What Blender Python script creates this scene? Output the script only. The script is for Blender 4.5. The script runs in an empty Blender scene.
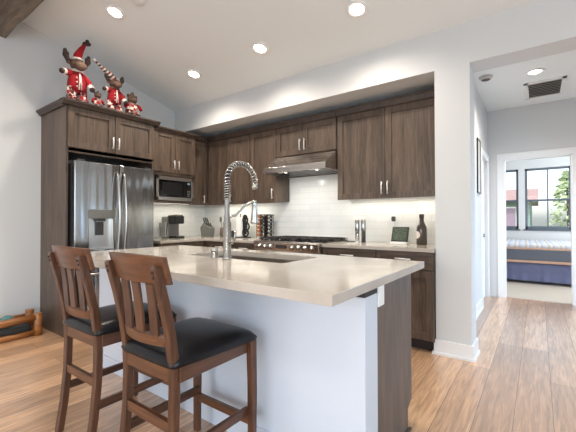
import bpy, bmesh, math, random
from mathutils import Vector, Matrix
random.seed(7)
SC = bpy.context.scene
COL = SC.collection

# ------------------------------------------------------------------ camera, world, light, exposure
cam = bpy.data.cameras.new('camera')
cam.sensor_width = 36.0
cam.lens = 21.456
cam.clip_start = .05
camo = bpy.data.objects.new('camera', cam)
R_ = Vector((0.8076414, 0.5896707, -0.0019616)); U_ = Vector((0.0082424, -0.0079628, 0.9999343)); F_ = Vector((-0.5896164, 0.8076045, 0.0112914))
mw = Matrix(((R_.x, U_.x, -F_.x, 0.0), (R_.y, U_.y, -F_.y, 0.0), (R_.z, U_.z, -F_.z, 1.16669), (0, 0, 0, 1)))
camo.matrix_world = mw
COL.objects.link(camo)
SC.camera = camo

SC.view_settings.view_transform = 'Standard'
SC.view_settings.look = 'None'
SC.view_settings.gamma = 1.0
SC.view_settings.use_curve_mapping = False
SC.view_settings.exposure = 0.40

world = bpy.data.worlds.new('World'); SC.world = world
world.use_nodes = True
wn = world.node_tree.nodes; wl = world.node_tree.links
wn.clear()
wo = wn.new('ShaderNodeOutputWorld'); wb = wn.new('ShaderNodeBackground')
sky = wn.new('ShaderNodeTexSky'); sky.sky_type = 'NISHITA'; sky.sun_disc = False
sky.sun_elevation = math.radians(38); sky.sun_rotation = math.radians(200); sky.dust_density = 2.0; sky.ozone_density = 1.5
hs = wn.new('ShaderNodeHueSaturation'); hs.inputs['Saturation'].default_value = .65
wl.new(sky.outputs[0], hs.inputs['Color']); wl.new(hs.outputs[0], wb.inputs[0]); wl.new(wb.outputs[0], wo.inputs[0])
wb.inputs[1].default_value = 0.28

def area(name, loc, rot, sx, sy, power, col, portal=False):
    l = bpy.data.lights.new(name, 'AREA'); l.shape = 'RECTANGLE'; l.size = sx; l.size_y = sy
    l.energy = power; l.color = col
    if portal: l.cycles.is_portal = True
    o = bpy.data.objects.new(name, l); o.location = loc; o.rotation_euler = rot; COL.objects.link(o)
    return o
R90 = math.pi/2
# daylight through the big living room glass behind the camera and through its side window
area('daylight_rear', (-.6, -4.33, 1.35), (R90, 0, 0), 5.6, 2.3, 64, (.66, .83, 1.0))
area('daylight_side', (3.38, -1.3, 1.5), (0, R90, 0), 2.0, 3.4, 100, (.70, .86, 1.0))
# daylight through the two bedroom windows
area('daylight_bedroom', (.17, 9.80, 1.63), (-R90, 0, 0), .82, 1.38, 1, (1, 1, 1), portal=True)
area('daylight_bedroom_small', (-.73, 9.80, 1.63), (-R90, 0, 0), .70, 1.38, 1, (1, 1, 1), portal=True)
area('bedroom_side_fill', (3.10, 7.9, 1.57), (0, R90, 0), 1.5, 2.0, 140, (.86, .93, 1.0))  # fill through an assumed, unseen side window, added to brighten the bedroom
# daylight through the glazed side entry of the hall
area('daylight_hall', (1.10, 4.45, .85), (0, R90-.5, 0), 1.4, 1.7, 27, (.48, .72, 1.0))
sun = bpy.data.lights.new('sun', 'SUN'); sun.energy = 1.6; sun.angle = .02; sun.color = (1, .95, .86)
suno = bpy.data.objects.new('sun', sun); suno.rotation_euler = (math.radians(48), 0, math.radians(-25)); COL.objects.link(suno)

# ------------------------------------------------------------------ materials
def s2l(c):
    return tuple((x/12.92 if x <= .04045 else ((x+.055)/1.055)**2.4) for x in c)
def rgb(r, g, b): return s2l((r/255, g/255, b/255)) + (1.0,)

def newmat(name):
    m = bpy.data.materials.new(name); m.use_nodes = True
    nt = m.node_tree; b = nt.nodes['Principled BSDF']
    return m, nt, b
def mat(name, col, rough=.5, metal=0, noise=.06, scale=20, bump=0, emit=None, estr=0, spec=.5, trans=0, coat=0):
    m, nt, b = newmat(name)
    N, L = nt.nodes, nt.links
    b.inputs['Roughness'].default_value = rough; b.inputs['Metallic'].default_value = metal
    b.inputs['Specular IOR Level'].default_value = spec
    b.inputs['Transmission Weight'].default_value = trans
    b.inputs['Coat Weight'].default_value = coat
    tc = N.new('ShaderNodeTexCoord'); nz = N.new('ShaderNodeTexNoise'); nz.inputs['Scale'].default_value = scale; nz.inputs['Detail'].default_value = 4
    L.new(tc.outputs['Object'], nz.inputs['Vector'])
    mx = N.new('ShaderNodeMix'); mx.data_type = 'RGBA'
    c1 = tuple(x*(1-noise) for x in col[:3])+(1,); c2 = tuple(min(1, x*(1+noise)) for x in col[:3])+(1,)
    mx.inputs['A'].default_value = c1; mx.inputs['B'].default_value = c2
    L.new(nz.outputs['Fac'], mx.inputs['Factor']); L.new(mx.outputs['Result'], b.inputs['Base Color'])
    if bump:
        bp = N.new('ShaderNodeBump'); bp.inputs['Strength'].default_value = bump; bp.inputs['Distance'].default_value = .01
        L.new(nz.outputs['Fac'], bp.inputs['Height']); L.new(bp.outputs[0], b.inputs['Normal'])
    if emit:
        b.inputs['Emission Color'].default_value = emit; b.inputs['Emission Strength'].default_value = estr
    return m
def wood(name, c1, c2, rough=.42, axis='z', sc=9.0, stretch=9.0, bump=.15, contrast=.5):
    """stained timber: fine grain stretched along one axis plus slow figure"""
    m, nt, b = newmat(name); N, L = nt.nodes, nt.links
    b.inputs['Roughness'].default_value = rough
    tc = N.new('ShaderNodeTexCoord'); mp = N.new('ShaderNodeMapping')
    k = {'x': 0, 'y': 1, 'z': 2}[axis]; s = [sc*stretch]*3; s[k] = sc*.55
    mp.inputs['Scale'].default_value = s
    L.new(tc.outputs['Object'], mp.inputs['Vector'])
    n1 = N.new('ShaderNodeTexNoise'); n1.inputs['Scale'].default_value = 1; n1.inputs['Detail'].default_value = 5; n1.inputs['Roughness'].default_value = .62; n1.inputs['Distortion'].default_value = .6
    L.new(mp.outputs[0], n1.inputs['Vector'])
    mp2 = N.new('ShaderNodeMapping'); s2 = [sc*1.4]*3; s2[k] = sc*.16; mp2.inputs['Scale'].default_value = s2
    L.new(tc.outputs['Object'], mp2.inputs['Vector'])
    n2 = N.new('ShaderNodeTexNoise'); n2.inputs['Scale'].default_value = 1; n2.inputs['Detail'].default_value = 2; n2.inputs['Distortion'].default_value = 1.2
    L.new(mp2.outputs[0], n2.inputs['Vector'])
    ad = N.new('ShaderNodeMath'); ad.operation = 'MULTIPLY_ADD'; ad.inputs[1].default_value = .55
    L.new(n1.outputs['Fac'], ad.inputs[0])
    ml = N.new('ShaderNodeMath'); ml.operation = 'MULTIPLY'; ml.inputs[1].default_value = .45
    L.new(n2.outputs['Fac'], ml.inputs[0]); L.new(ml.outputs[0], ad.inputs[2])
    rp = N.new('ShaderNodeValToRGB'); rp.color_ramp.elements[0].position = .5-contrast/4; rp.color_ramp.elements[1].position = .5+contrast/4
    rp.color_ramp.elements[0].color = c1; rp.color_ramp.elements[1].color = c2
    L.new(ad.outputs[0], rp.inputs[0]); L.new(rp.outputs[0], b.inputs['Base Color'])
    if bump:
        bp = N.new('ShaderNodeBump'); bp.inputs['Strength'].default_value = bump; bp.inputs['Distance'].default_value = .002
        L.new(ad.outputs[0], bp.inputs['Height']); L.new(bp.outputs[0], b.inputs['Normal'])
    return m
def steel(name, col, rough, axis='z', wave=.015):
    m, nt, b = newmat(name); N, L = nt.nodes, nt.links
    b.inputs['Metallic'].default_value = 1; b.inputs['Base Color'].default_value = col
    tc = N.new('ShaderNodeTexCoord'); mp = N.new('ShaderNodeMapping')
    k = {'x': 0, 'y': 1, 'z': 2}[axis]; s = [260.0]*3; s[k] = 3.0; mp.inputs['Scale'].default_value = s
    L.new(tc.outputs['Object'], mp.inputs['Vector'])
    n = N.new('ShaderNodeTexNoise'); n.inputs['Scale'].default_value = 1; n.inputs['Detail'].default_value = 2
    L.new(mp.outputs[0], n.inputs['Vector'])
    mr = N.new('ShaderNodeMapRange'); mr.inputs['To Min'].default_value = rough*.75; mr.inputs['To Max'].default_value = rough*1.25
    L.new(n.outputs['Fac'], mr.inputs['Value']); L.new(mr.outputs[0], b.inputs['Roughness'])
    mp2 = N.new('ShaderNodeMapping'); s2 = [7.0]*3; s2[k] = .25; mp2.inputs['Scale'].default_value = s2
    L.new(tc.outputs['Object'], mp2.inputs['Vector'])
    n2 = N.new('ShaderNodeTexNoise'); n2.inputs['Scale'].default_value = 1; n2.inputs['Detail'].default_value = 1
    L.new(mp2.outputs[0], n2.inputs['Vector'])
    bp = N.new('ShaderNodeBump'); bp.inputs['Strength'].default_value = wave; bp.inputs['Distance'].default_value = .03
    L.new(n2.outputs['Fac'], bp.inputs['Height']); L.new(bp.outputs[0], b.inputs['Normal'])
    return m
def planks(name):
    m, nt, b = newmat(name); N, L = nt.nodes, nt.links
    tc = N.new('ShaderNodeTexCoord'); sp = N.new('ShaderNodeSeparateXYZ'); cb = N.new('ShaderNodeCombineXYZ')
    L.new(tc.outputs['Object'], sp.inputs[0]); L.new(sp.outputs['Y'], cb.inputs['X'])
    ad = N.new('ShaderNodeMath'); ad.operation = 'ADD'; ad.inputs[1].default_value = .316+.188*40
    L.new(sp.outputs['X'], ad.inputs[0]); L.new(ad.outputs[0], cb.inputs['Y'])
    br = N.new('ShaderNodeTexBrick'); br.offset = .37; br.offset_frequency = 3
    br.inputs['Scale'].default_value = 1; br.inputs['Brick Width'].default_value = 1.9; br.inputs['Row Height'].default_value = .188
    br.inputs['Mortar Size'].default_value = .0016; br.inputs['Mortar Smooth'].default_value = .1; br.inputs['Bias'].default_value = 0
    br.inputs['Color1'].default_value = rgb(232, 186, 144); br.inputs['Color2'].default_value = rgb(178, 140, 108); br.inputs['Mortar'].default_value = rgb(84, 62, 48)
    L.new(cb.outputs[0], br.inputs['Vector'])
    mp = N.new('ShaderNodeMapping'); mp.inputs['Scale'].default_value = (46, 3.0, 1); L.new(tc.outputs['Object'], mp.inputs['Vector'])
    n1 = N.new('ShaderNodeTexNoise'); n1.inputs['Scale'].default_value = 1; n1.inputs['Detail'].default_value = 6; n1.inputs['Distortion'].default_value = 1.3
    L.new(mp.outputs[0], n1.inputs['Vector'])
    rp = N.new('ShaderNodeValToRGB'); rp.color_ramp.elements[0].position = .3; rp.color_ramp.elements[1].position = .72
    rp.color_ramp.elements[0].color = (.58, .55, .53, 1); rp.color_ramp.elements[1].color = (1.16, 1.15, 1.14, 1)
    L.new(n1.outputs['Fac'], rp.inputs[0])
    mx = N.new('ShaderNodeMix'); mx.data_type = 'RGBA'; mx.blend_type = 'MULTIPLY'; mx.inputs['Factor'].default_value = 1
    L.new(br.outputs['Color'], mx.inputs['A']); L.new(rp.outputs[0], mx.inputs['B'])
    L.new(mx.outputs['Result'], b.inputs['Base Color'])
    mr = N.new('ShaderNodeMapRange'); mr.inputs['To Min'].default_value = .30; mr.inputs['To Max'].default_value = .46
    L.new(n1.outputs['Fac'], mr.inputs['Value']); L.new(mr.outputs[0], b.inputs['Roughness'])
    b.inputs['Coat Weight'].default_value = 1; b.inputs['Coat IOR'].default_value = 1.75; b.inputs['Coat Roughness'].default_value = .26
    bp = N.new('ShaderNodeBump'); bp.inputs['Strength'].default_value = .25; bp.inputs['Distance'].default_value = .002
    L.new(br.outputs['Fac'], bp.inputs['Height']); bp.invert = True
    b2 = N.new('ShaderNodeBump'); b2.inputs['Strength'].default_value = .12; b2.inputs['Distance'].default_value = .002
    L.new(n1.outputs['Fac'], b2.inputs['Height']); L.new(bp.outputs[0], b2.inputs['Normal']); L.new(b2.outputs[0], b.inputs['Normal'])
    return m
def tiles(name, axis):
    m, nt, b = newmat(name); N, L = nt.nodes, nt.links
    tc = N.new('ShaderNodeTexCoord'); sp = N.new('ShaderNodeSeparateXYZ'); cb = N.new('ShaderNodeCombineXYZ')
    L.new(tc.outputs['Object'], sp.inputs[0]); L.new(sp.outputs[axis], cb.inputs['X']); L.new(sp.outputs['Z'], cb.inputs['Y'])
    br = N.new('ShaderNodeTexBrick'); br.inputs['Scale'].default_value = 1; br.inputs['Brick Width'].default_value = .30; br.inputs['Row Height'].default_value = .076
    br.inputs['Mortar Size'].default_value = .0016; br.inputs['Bias'].default_value = 0
    br.inputs['Color1'].default_value = rgb(236, 236, 233); br.inputs['Color2'].default_value = rgb(228, 229, 227); br.inputs['Mortar'].default_value = rgb(212, 212, 208)
    L.new(cb.outputs[0], br.inputs['Vector']); L.new(br.outputs['Color'], b.inputs['Base Color'])
    b.inputs['Roughness'].default_value = .16
    bp = N.new('ShaderNodeBump'); bp.inputs['Strength'].default_value = .4; bp.inputs['Distance'].default_value = .002; bp.invert = True
    L.new(br.outputs['Fac'], bp.inputs['Height'])
    nz = N.new('ShaderNodeTexNoise'); nz.inputs['Scale'].default_value = 14; L.new(tc.outputs['Object'], nz.inputs['Vector'])
    b2 = N.new('ShaderNodeBump'); b2.inputs['Strength'].default_value = .12; b2.inputs['Distance'].default_value = .004
    L.new(nz.outputs['Fac'], b2.inputs['Height']); L.new(bp.outputs[0], b2.inputs['Normal']); L.new(b2.outputs[0], b.inputs['Normal'])
    return m
def plaid(name):
    m, nt, b = newmat(name); N, L = nt.nodes, nt.links
    tc = N.new('ShaderNodeTexCoord')
    ck = N.new('ShaderNodeTexChecker'); ck.inputs['Scale'].default_value = 30; ck.inputs['Color1'].default_value = rgb(150, 22, 30); ck.inputs['Color2'].default_value = rgb(222, 208, 196)
    mp = N.new('ShaderNodeMapping'); mp.inputs['Location'].default_value = (.003, .004, .006); mp.inputs['Rotation'].default_value = (.3, .2, .1)
    L.new(tc.outputs['Object'], mp.inputs['Vector']); L.new(mp.outputs[0], ck.inputs['Vector'])
    c2 = N.new('ShaderNodeTexChecker'); c2.inputs['Scale'].default_value = 15; c2.inputs['Color1'].default_value = (1, 1, 1, 1); c2.inputs['Color2'].default_value = (.35, .3, .3, 1)
    L.new(mp.outputs[0], c2.inputs['Vector'])
    mx = N.new('ShaderNodeMix'); mx.data_type = 'RGBA'; mx.blend_type = 'MULTIPLY'; mx.inputs['Factor'].default_value = 1
    L.new(ck.outputs['Color'], mx.inputs['A']); L.new(c2.outputs['Color'], mx.inputs['B']); L.new(mx.outputs['Result'], b.inputs['Base Color'])
    b.inputs['Roughness'].default_value = .9
    return m
def bands(name, cols, scale, axis=(0, 0, 1)):
    m, nt, b = newmat(name); N, L = nt.nodes, nt.links
    tc = N.new('ShaderNodeTexCoord'); dp = N.new('ShaderNodeVectorMath'); dp.operation = 'DOT_PRODUCT'; dp.inputs[1].default_value = axis
    L.new(tc.outputs['Object'], dp.inputs[0])
    ml = N.new('ShaderNodeMath'); ml.operation = 'MULTIPLY'; ml.inputs[1].default_value = scale; L.new(dp.outputs['Value'], ml.inputs[0])
    fr = N.new('ShaderNodeMath'); fr.operation = 'FRACT'; L.new(ml.outputs[0], fr.inputs[0])
    rp = N.new('ShaderNodeValToRGB'); rp.color_ramp.interpolation = 'CONSTANT'
    els = rp.color_ramp.elements
    els[0].position = 0; els[0].color = cols[0]; els[1].position = 1/len(cols); els[1].color = cols[1]
    for i in range(2, len(cols)):
        e = els.new(i/len(cols)); e.color = cols[i]
    L.new(fr.outputs[0], rp.inputs[0]); L.new(rp.outputs[0], b.inputs['Base Color']); b.inputs['Roughness'].default_value = .85
    return m
def vein(name, c1, c2):
    m, nt, b = newmat(name); N, L = nt.nodes, nt.links
    tc = N.new('ShaderNodeTexCoord'); n = N.new('ShaderNodeTexNoise'); n.inputs['Scale'].default_value = 2.2; n.inputs['Detail'].default_value = 7; n.inputs['Distortion'].default_value = 1.5
    L.new(tc.outputs['Object'], n.inputs['Vector'])
    rp = N.new('ShaderNodeValToRGB'); rp.color_ramp.elements[0].position = .3; rp.color_ramp.elements[1].position = .7
    rp.color_ramp.elements[0].color = c1; rp.color_ramp.elements[1].color = c2
    L.new(n.outputs['Fac'], rp.inputs[0]); L.new(rp.outputs[0], b.inputs['Base Color'])
    b.inputs['Roughness'].default_value = .13; b.inputs['Specular IOR Level'].default_value = .55
    return m

M = {}
M['wall'] = mat('painted_wall', rgb(216, 216, 215), .85, noise=.012, scale=60, bump=.03)
M['ceil'] = mat('ceiling_paint', rgb(238, 241, 240), .9, noise=.012, scale=60, bump=.03)
M['trim'] = mat('trim_paint', rgb(238, 238, 238), .4, noise=.01)
M['panel'] = mat('island_paint', rgb(206, 213, 224), .45, noise=.01)
M['floor'] = planks('oak_planks')
M['carpet'] = mat('carpet', rgb(196, 184, 170), 1, noise=.25, scale=160, bump=.5)
M['cab'] = wood('stained_cabinet_oak', rgb(62, 51, 43), rgb(106, 88, 74), .42, 'z', sc=7, contrast=.55)
M['cabx'] = wood('stained_cabinet_oak_across', rgb(62, 51, 43), rgb(106, 88, 74), .42, 'x', sc=7, contrast=.55)
M['cabdark'] = wood('stained_cabinet_crown', rgb(58, 46, 40), rgb(82, 68, 59), .45, 'z', sc=7)
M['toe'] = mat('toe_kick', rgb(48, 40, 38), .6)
M['chair'] = wood('walnut_stain', rgb(44, 26, 18), rgb(108, 69, 46), .32, 'z', sc=9, bump=.08, contrast=.8)
M['chairx'] = wood('walnut_stain_across', rgb(46, 27, 18), rgb(124, 80, 53), .30, 'x', sc=7, bump=.08, contrast=.8)
M['chairy'] = wood('walnut_stain_deep', rgb(44, 26, 18), rgb(108, 69, 46), .32, 'y', sc=9, bump=.08, contrast=.8)
M['leather'] = mat('black_leather', rgb(19, 19, 22), .30, noise=.2, scale=90, bump=.08, spec=.32)
M['quartz'] = vein('cream_quartz', rgb(176, 166, 154), rgb(196, 187, 177))
M['steelv'] = steel('brushed_steel', (.40, .405, .41, 1), .16, 'z', wave=.5)
M['steely'] = mat('satin_steel', (.58, .56, .53, 1), .28, 1, noise=.02)
M['steelh'] = steel('brushed_steel_across', (.54, .50, .46, 1), .26, 'x')
M['steeld'] = steel('sink_steel', (.42, .37, .33, 1), .34, 'x')
M['chrome'] = mat('nickel', (.44, .43, .41, 1), .22, 1, noise=.02)
M['pull'] = mat('satin_pull', (.80, .78, .75, 1), .32, .55, noise=.02)
M['black'] = mat('black_plastic', rgb(26, 26, 27), .35)
M['gloss'] = mat('black_glass', rgb(10, 10, 12), .06, coat=.5)
M['iron'] = mat('cast_iron', rgb(32, 31, 31), .6, noise=.2)
M['grey'] = mat('grey_plastic', rgb(112, 111, 107), .45)
M['greym'] = mat('dark_grey_plastic', rgb(56, 56, 55), .4)
M['white'] = mat('white_plastic', rgb(236, 236, 233), .4, noise=.01)
M['paper'] = mat('paper_towel', rgb(240, 239, 235), .95, bump=.2, scale=80)
M['tilex'] = tiles('subway_tile', 'X'); M['tiley'] = tiles('subway_tile_side', 'Y')
M['lamp'] = mat('lamp_diffuser', (1, .94, .84, 1), .5, emit=(1, .92, .8, 1), estr=14)
M['strip'] = mat('led_diffuser', (1, .97, .9, 1), .5, emit=(1, .93, .80, 1), estr=3)
M['lampring'] = mat('lamp_ring', rgb(240, 238, 234), .5)
M['vent'] = mat('vent_grey', rgb(196, 193, 188), .5)
M['duct'] = mat('vent_duct', rgb(92, 84, 78), .8)
M['log'] = wood('rough_timber', rgb(62, 54, 47), rgb(150, 137, 122), .9, 'x', sc=5, stretch=5, bump=.8, contrast=1)
M['logw'] = wood('varnished_log', rgb(78, 36, 16), rgb(204, 136, 74), .3, 'y', sc=6, stretch=3, bump=.2, contrast=1)
M['red'] = mat('red_plush', rgb(150, 16, 26), .95, noise=.2, scale=80, bump=.3)
M['brown'] = mat('brown_plush', rgb(92, 68, 56), .95, noise=.25, scale=90, bump=.3)
M['muzzle'] = mat('tan_plush', rgb(114, 88, 73), .95, noise=.2, scale=90, bump=.3)
M['dkbrown'] = mat('dark_brown_plush', rgb(62, 46, 40), .95, noise=.25, scale=90, bump=.3)
M['fur'] = mat('white_plush', rgb(226, 214, 204), .95, noise=.15, scale=90, bump=.3)
M['plaid'] = plaid('red_plaid')
M['stripe'] = bands('striped_knit', [rgb(70, 48, 40), rgb(214, 196, 182), rgb(120, 40, 38), rgb(214, 196, 182)], 14, (.2, -.8, .6))
M['bedskirt'] = mat('navy_fabric', rgb(150, 156, 196), .9, noise=.1, scale=60)
M['quilt'] = bands('patterned_quilt', [rgb(92, 98, 112), rgb(116, 122, 134), rgb(86, 92, 106), rgb(120, 122, 130)], 40, (.5, .3, .8))
M['quiltband'] = mat('quilt_border', rgb(206, 168, 146), .9, noise=.25, scale=14)
M['quilttop'] = bands('patterned_quilt_top', [rgb(216, 220, 230), rgb(224, 224, 228), rgb(212, 202, 196), rgb(226, 226, 230), rgb(204, 204, 212)], 6, (1, .03, 0))
M['winframe'] = mat('window_frame_grey', rgb(92, 100, 110), .5)
def glass():
    m, nt, b = newmat('window_glass'); N, L = nt.nodes, nt.links
    N.remove(b); o = N['Material Output']
    t = N.new('ShaderNodeBsdfTransparent'); t.inputs[0].default_value = (.95, .97, .98, 1); g = N.new('ShaderNodeBsdfGlossy'); g.inputs['Roughness'].default_value = .02
    f = N.new('ShaderNodeFresnel'); f.inputs[0].default_value = 1.25; x = N.new('ShaderNodeMixShader')
    L.new(f.outputs[0], x.inputs[0]); L.new(t.outputs[0], x.inputs[1]); L.new(g.outputs[0], x.inputs[2]); L.new(x.outputs[0], o.inputs[0])
    return m
M['glass'] = glass()
M['clear'] = mat('clear_acrylic', (.9, .92, .92, 1), .05, trans=.9, noise=.01)
M['bottle'] = mat('dark_bottle_glass', rgb(66, 58, 52), .12, spec=.7)
M['hills'] = mat('lawn', rgb(120, 132, 96), 1, noise=.2)
M['sage'] = mat('sage_siding', rgb(132, 152, 143), .9)
M['rooft'] = mat('pink_roof_tile', rgb(186, 152, 144), .9, noise=.2, scale=3)
M['leaf'] = mat('tree_leaf', rgb(186, 200, 158), .8, noise=.3)
M['bark'] = mat('bark', rgb(96, 80, 66), .9)
M['copper'] = mat('warm_spice', rgb(168, 102, 62), .6)
M['screen'] = mat('photo_screen', rgb(80, 90, 78), .2, noise=.95, scale=45)
M['teal'] = mat('teal_fabric', rgb(92, 134, 132), .9)
M['photo'] = mat('grey_print', rgb(206, 206, 204), .15, noise=.12, scale=5)

# ------------------------------------------------------------------ mesh helpers
class MB:
    def __init__(self): self.bm = bmesh.new()
    def _bev(self, verts, b, seg=2):
        if b > 0:
            es = list({e for v in verts for e in v.link_edges})
            bmesh.ops.bevel(self.bm, geom=es, offset=b, segments=seg, affect='EDGES', profile=.6)
    def box(self, x0, x1, y0, y1, z0, z1, b=0, m=None):
        r = bmesh.ops.create_cube(self.bm, size=1)
        T = Matrix.Translation(((x0+x1)/2, (y0+y1)/2, (z0+z1)/2)) @ Matrix.Diagonal((abs(x1-x0), abs(y1-y0), abs(z1-z0), 1))
        if m is not None: T = m @ T
        bmesh.ops.transform(self.bm, matrix=T, verts=r['verts'])
        self._bev(r['verts'], min(b, .45*min(abs(x1-x0), abs(y1-y0), abs(z1-z0))))
        return self
    def prism(self, poly, axis, a0, a1, b=0):
        """polygon in the plane normal to axis ('x': (y,z), 'y': (x,z), 'z': (x,y)) extruded a0..a1"""
        def P(u, v, a): return {'x': (a, u, v), 'y': (u, a, v), 'z': (u, v, a)}[axis]
        A = [self.bm.verts.new(P(u, v, a0)) for u, v in poly]; B = [self.bm.verts.new(P(u, v, a1)) for u, v in poly]
        n = len(poly)
        fs = [self.bm.faces.new(A), self.bm.faces.new(B[::-1])]
        for i in range(n): fs.append(self.bm.faces.new((A[i], B[i], B[(i+1) % n], A[(i+1) % n])))
        bmesh.ops.recalc_face_normals(self.bm, faces=fs)
        self._bev(A+B, b, 1)
        return self
    def tube(self, pts, r, seg=10, cap=True, smooth=True, closed=False):
        pts = [Vector(p) for p in pts]; n = len(pts)
        rs = r if isinstance(r, (list, tuple)) else [r]*n
        rings = []; up = None
        for i in range(n):
            if closed: t = pts[(i+1) % n]-pts[i-1]
            else: t = (pts[min(i+1, n-1)]-pts[max(i-1, 0)])
            t.normalize()
            if up is None:
                up = Vector((0, 0, 1)) if abs(t.z) < .9 else Vector((1, 0, 0))
            s = t.cross(up); s.normalize(); up = s.cross(t); up.normalize()
            rings.append([self.bm.verts.new(pts[i]+rs[i]*(math.cos(2*math.pi*k/seg)*s+math.sin(2*math.pi*k/seg)*up)) for k in range(seg)])
        fs = []
        for i in range(n if closed else n-1):
            A, B = rings[i], rings[(i+1) % n]
            for k in range(seg): fs.append(self.bm.faces.new((A[k], A[(k+1) % seg], B[(k+1) % seg], B[k])))
        for f in fs: f.smooth = smooth
        if cap and not closed:
            fs.append(self.bm.faces.new(rings[0][::-1])); fs.append(self.bm.faces.new(rings[-1]))
        bmesh.ops.recalc_face_normals(self.bm, faces=fs)
        return self
    def lathe(self, prof, c=(0, 0, 0), seg=24, m=None, smooth=True, ring=False):
        """profile of (radius, height) spun about z"""
        rings = []
        T = Matrix.Translation(c) @ (m if m is not None else Matrix.Identity(4))
        for r, z in prof:
            rings.append([self.bm.verts.new(T @ Vector((max(r, 1e-4)*math.cos(2*math.pi*k/seg), max(r, 1e-4)*math.sin(2*math.pi*k/seg), z))) for k in range(seg)])
        fs = []
        for A, B in zip(rings, rings[1:]):
            for k in range(seg): fs.append(self.bm.faces.new((A[k], A[(k+1) % seg], B[(k+1) % seg], B[k])))
        for f in fs: f.smooth = smooth
        if not ring:
            fs.append(self.bm.faces.new(rings[0][::-1])); fs.append(self.bm.faces.new(rings[-1]))
        bmesh.ops.recalc_face_normals(self.bm, faces=fs)
        return self
    def ball(self, c, r, rot=None, seg=16):
        if not isinstance(r, (tuple, list)): r = (r, r, r)
        res = bmesh.ops.create_uvsphere(self.bm, u_segments=seg, v_segments=max(6, seg*2//3), radius=1)
        T = Matrix.Translation(c) @ (rot if rot is not None else Matrix.Identity(4)) @ Matrix.Diagonal((r[0], r[1], r[2], 1))
        bmesh.ops.transform(self.bm, matrix=T, verts=res['verts'])
        for v in res['verts']:
            for f in v.link_faces: f.smooth = True
        return self
    def build(self, name, m, root=None):
        if root is not None and not root.get('_loc0'):
            l = Vector(root.get('_org', (0, 0, 0)))
            if l.length: bmesh.ops.translate(self.bm, vec=-l, verts=self.bm.verts)
        me = bpy.data.meshes.new(name); self.bm.to_mesh(me); self.bm.free()
        me.materials.append(m)
        o = bpy.data.objects.new(name, me); COL.objects.link(o)
        if root is not None:
            o.parent = root
            o['_org'] = tuple(root.get('_org', (0, 0, 0)))
        return o
ORG = []
def thing(name, label, cat, loc, group=None):
    """an Empty at the thing's base; parts are built in world coordinates and rebased onto it"""
    o = bpy.data.objects.new(name, None); COL.objects.link(o); o.location = loc; o['_org'] = tuple(loc)
    o.empty_display_size = .1
    o['label'] = label; o['category'] = cat
    if group: o['group'] = group
    ORG.append(o)
    return o
def tag(o, label, cat, group=None):
    o['label'] = label; o['category'] = cat
    if group: o['group'] = group
    return o
def struct(name, mb, m, parent=None):
    o = mb.build(name, m, parent)
    if parent is None: o['kind'] = 'structure'
    return o
def copy_tree(o, parent=None):
    c = o.copy(); COL.objects.link(c)
    if parent is not None: c.parent = parent
    for ch in list(o.children): copy_tree(ch, c)
    return c

# ------------------------------------------------------------------ the setting
XW, YK, YF, YB = -4.45, 3.77, 3.188, 3.437     # wall behind the fridge, wall behind the range, face and back of the wall that frames the kitchen
ZB, ZC = 2.474, 2.816
YR = -4.2
def zc(y): return ZC + .25*(YF-y) if y > -.5 else ZC + .25*(YF+.5) - .25*(-.5-y)
struct('floor', MB().box(-4.6, 3.4, -4.35, 6.11, -.06, 0), M['floor'])
struct('floor_bedroom', MB().box(-2.4, 3.0, 6.11, 9.75, -.06, .008), M['carpet'])
struct('wall_left', MB().prism([(-4.35, 0), (3.92, 0), (3.92, 2.9), (3.2, 2.9), (-.5, zc(-.5)+.05), (-4.35, 2.85)], 'x', -4.6, XW), M['wall'])
struct('wall_right', MB().box(3.2, 3.35, .6, 3.437, 0, 3.4).box(3.2, 3.35, -4.35, -3.1, 0, 3.0).box(3.2, 3.35, -3.1, .6, 0, .4).prism([(-3.1, 2.6), (.6, 2.6), (.6, 3.45), (-.5, 3.75), (-3.1, 3.1)], 'x', 3.2, 3.35), M['wall'])
struct('wall_rear', MB().box(-4.45, -3.5, -4.35, YR, 0, 2.85).box(2.3, 3.2, -4.35, YR, 0, 2.85).box(-3.5, 2.3, -4.35, YR, 2.55, 2.85).box(-3.5, 2.3, -4.35, YR, 0, .12), M['wall'])
struct('ceiling', MB().prism([(YF, zc(YF)), (-.5, zc(-.5)), (YR, zc(YR)), (YR, zc(YR)+.1), (-.5, zc(-.5)+.1), (YF, zc(YF)+.1)], 'x', XW, 3.3), M['ceil'])
struct('wall_back', MB().box(-4.45, -.62, YK, 3.92, 0, 2.62), M['wall'])
struct('wall_front', MB().box(XW, 3.3, YF, YB, ZB, ZC+.12).box(-.7304, -.4536, YF, YB, 0, ZB).box(.95, 3.3, YF, YB, 0, ZB), M['wall'])
struct('ceiling_kitchen', MB().box(XW, -.62, YB, YK, ZB, ZB+.12), M['ceil'])
struct('wall_hall_left', MB().box(-.74, -.62, YB, YK, 0, 2.9).box(-.74, -.62, 3.92, 5.25, 0, 2.9).box(-.74, -.62, 5.25, 5.95, 2.04, 2.9).box(-.74, -.62, 5.95, 6.05, 0, 2.9), M['wall'])
struct('wall_hall_right', MB().box(.95, 1.07, YB, 3.62, 0, 2.9).box(.95, 1.07, 5.42, 6.05, 0, 2.9).box(.95, 1.07, 3.62, 5.42, 2.3, 2.9), M['wall'])
struct('ceiling_hall', MB().box(-.74, 1.07, YB, 6.05, 2.818, 2.9), M['ceil'])
struct('wall_hall_end', MB().box(-.74, -.414, 6.05, 6.17, 0, 2.9).box(.375, 1.07, 6.05, 6.17, 0, 2.9).box(-.414, .375, 6.05, 6.17, 2.06, 2.9), M['wall'])
struct('wall_bedroom_left', MB().box(-2.4, -2.28, 6.17, 9.6, 0, 2.75), M['wall'])
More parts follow.
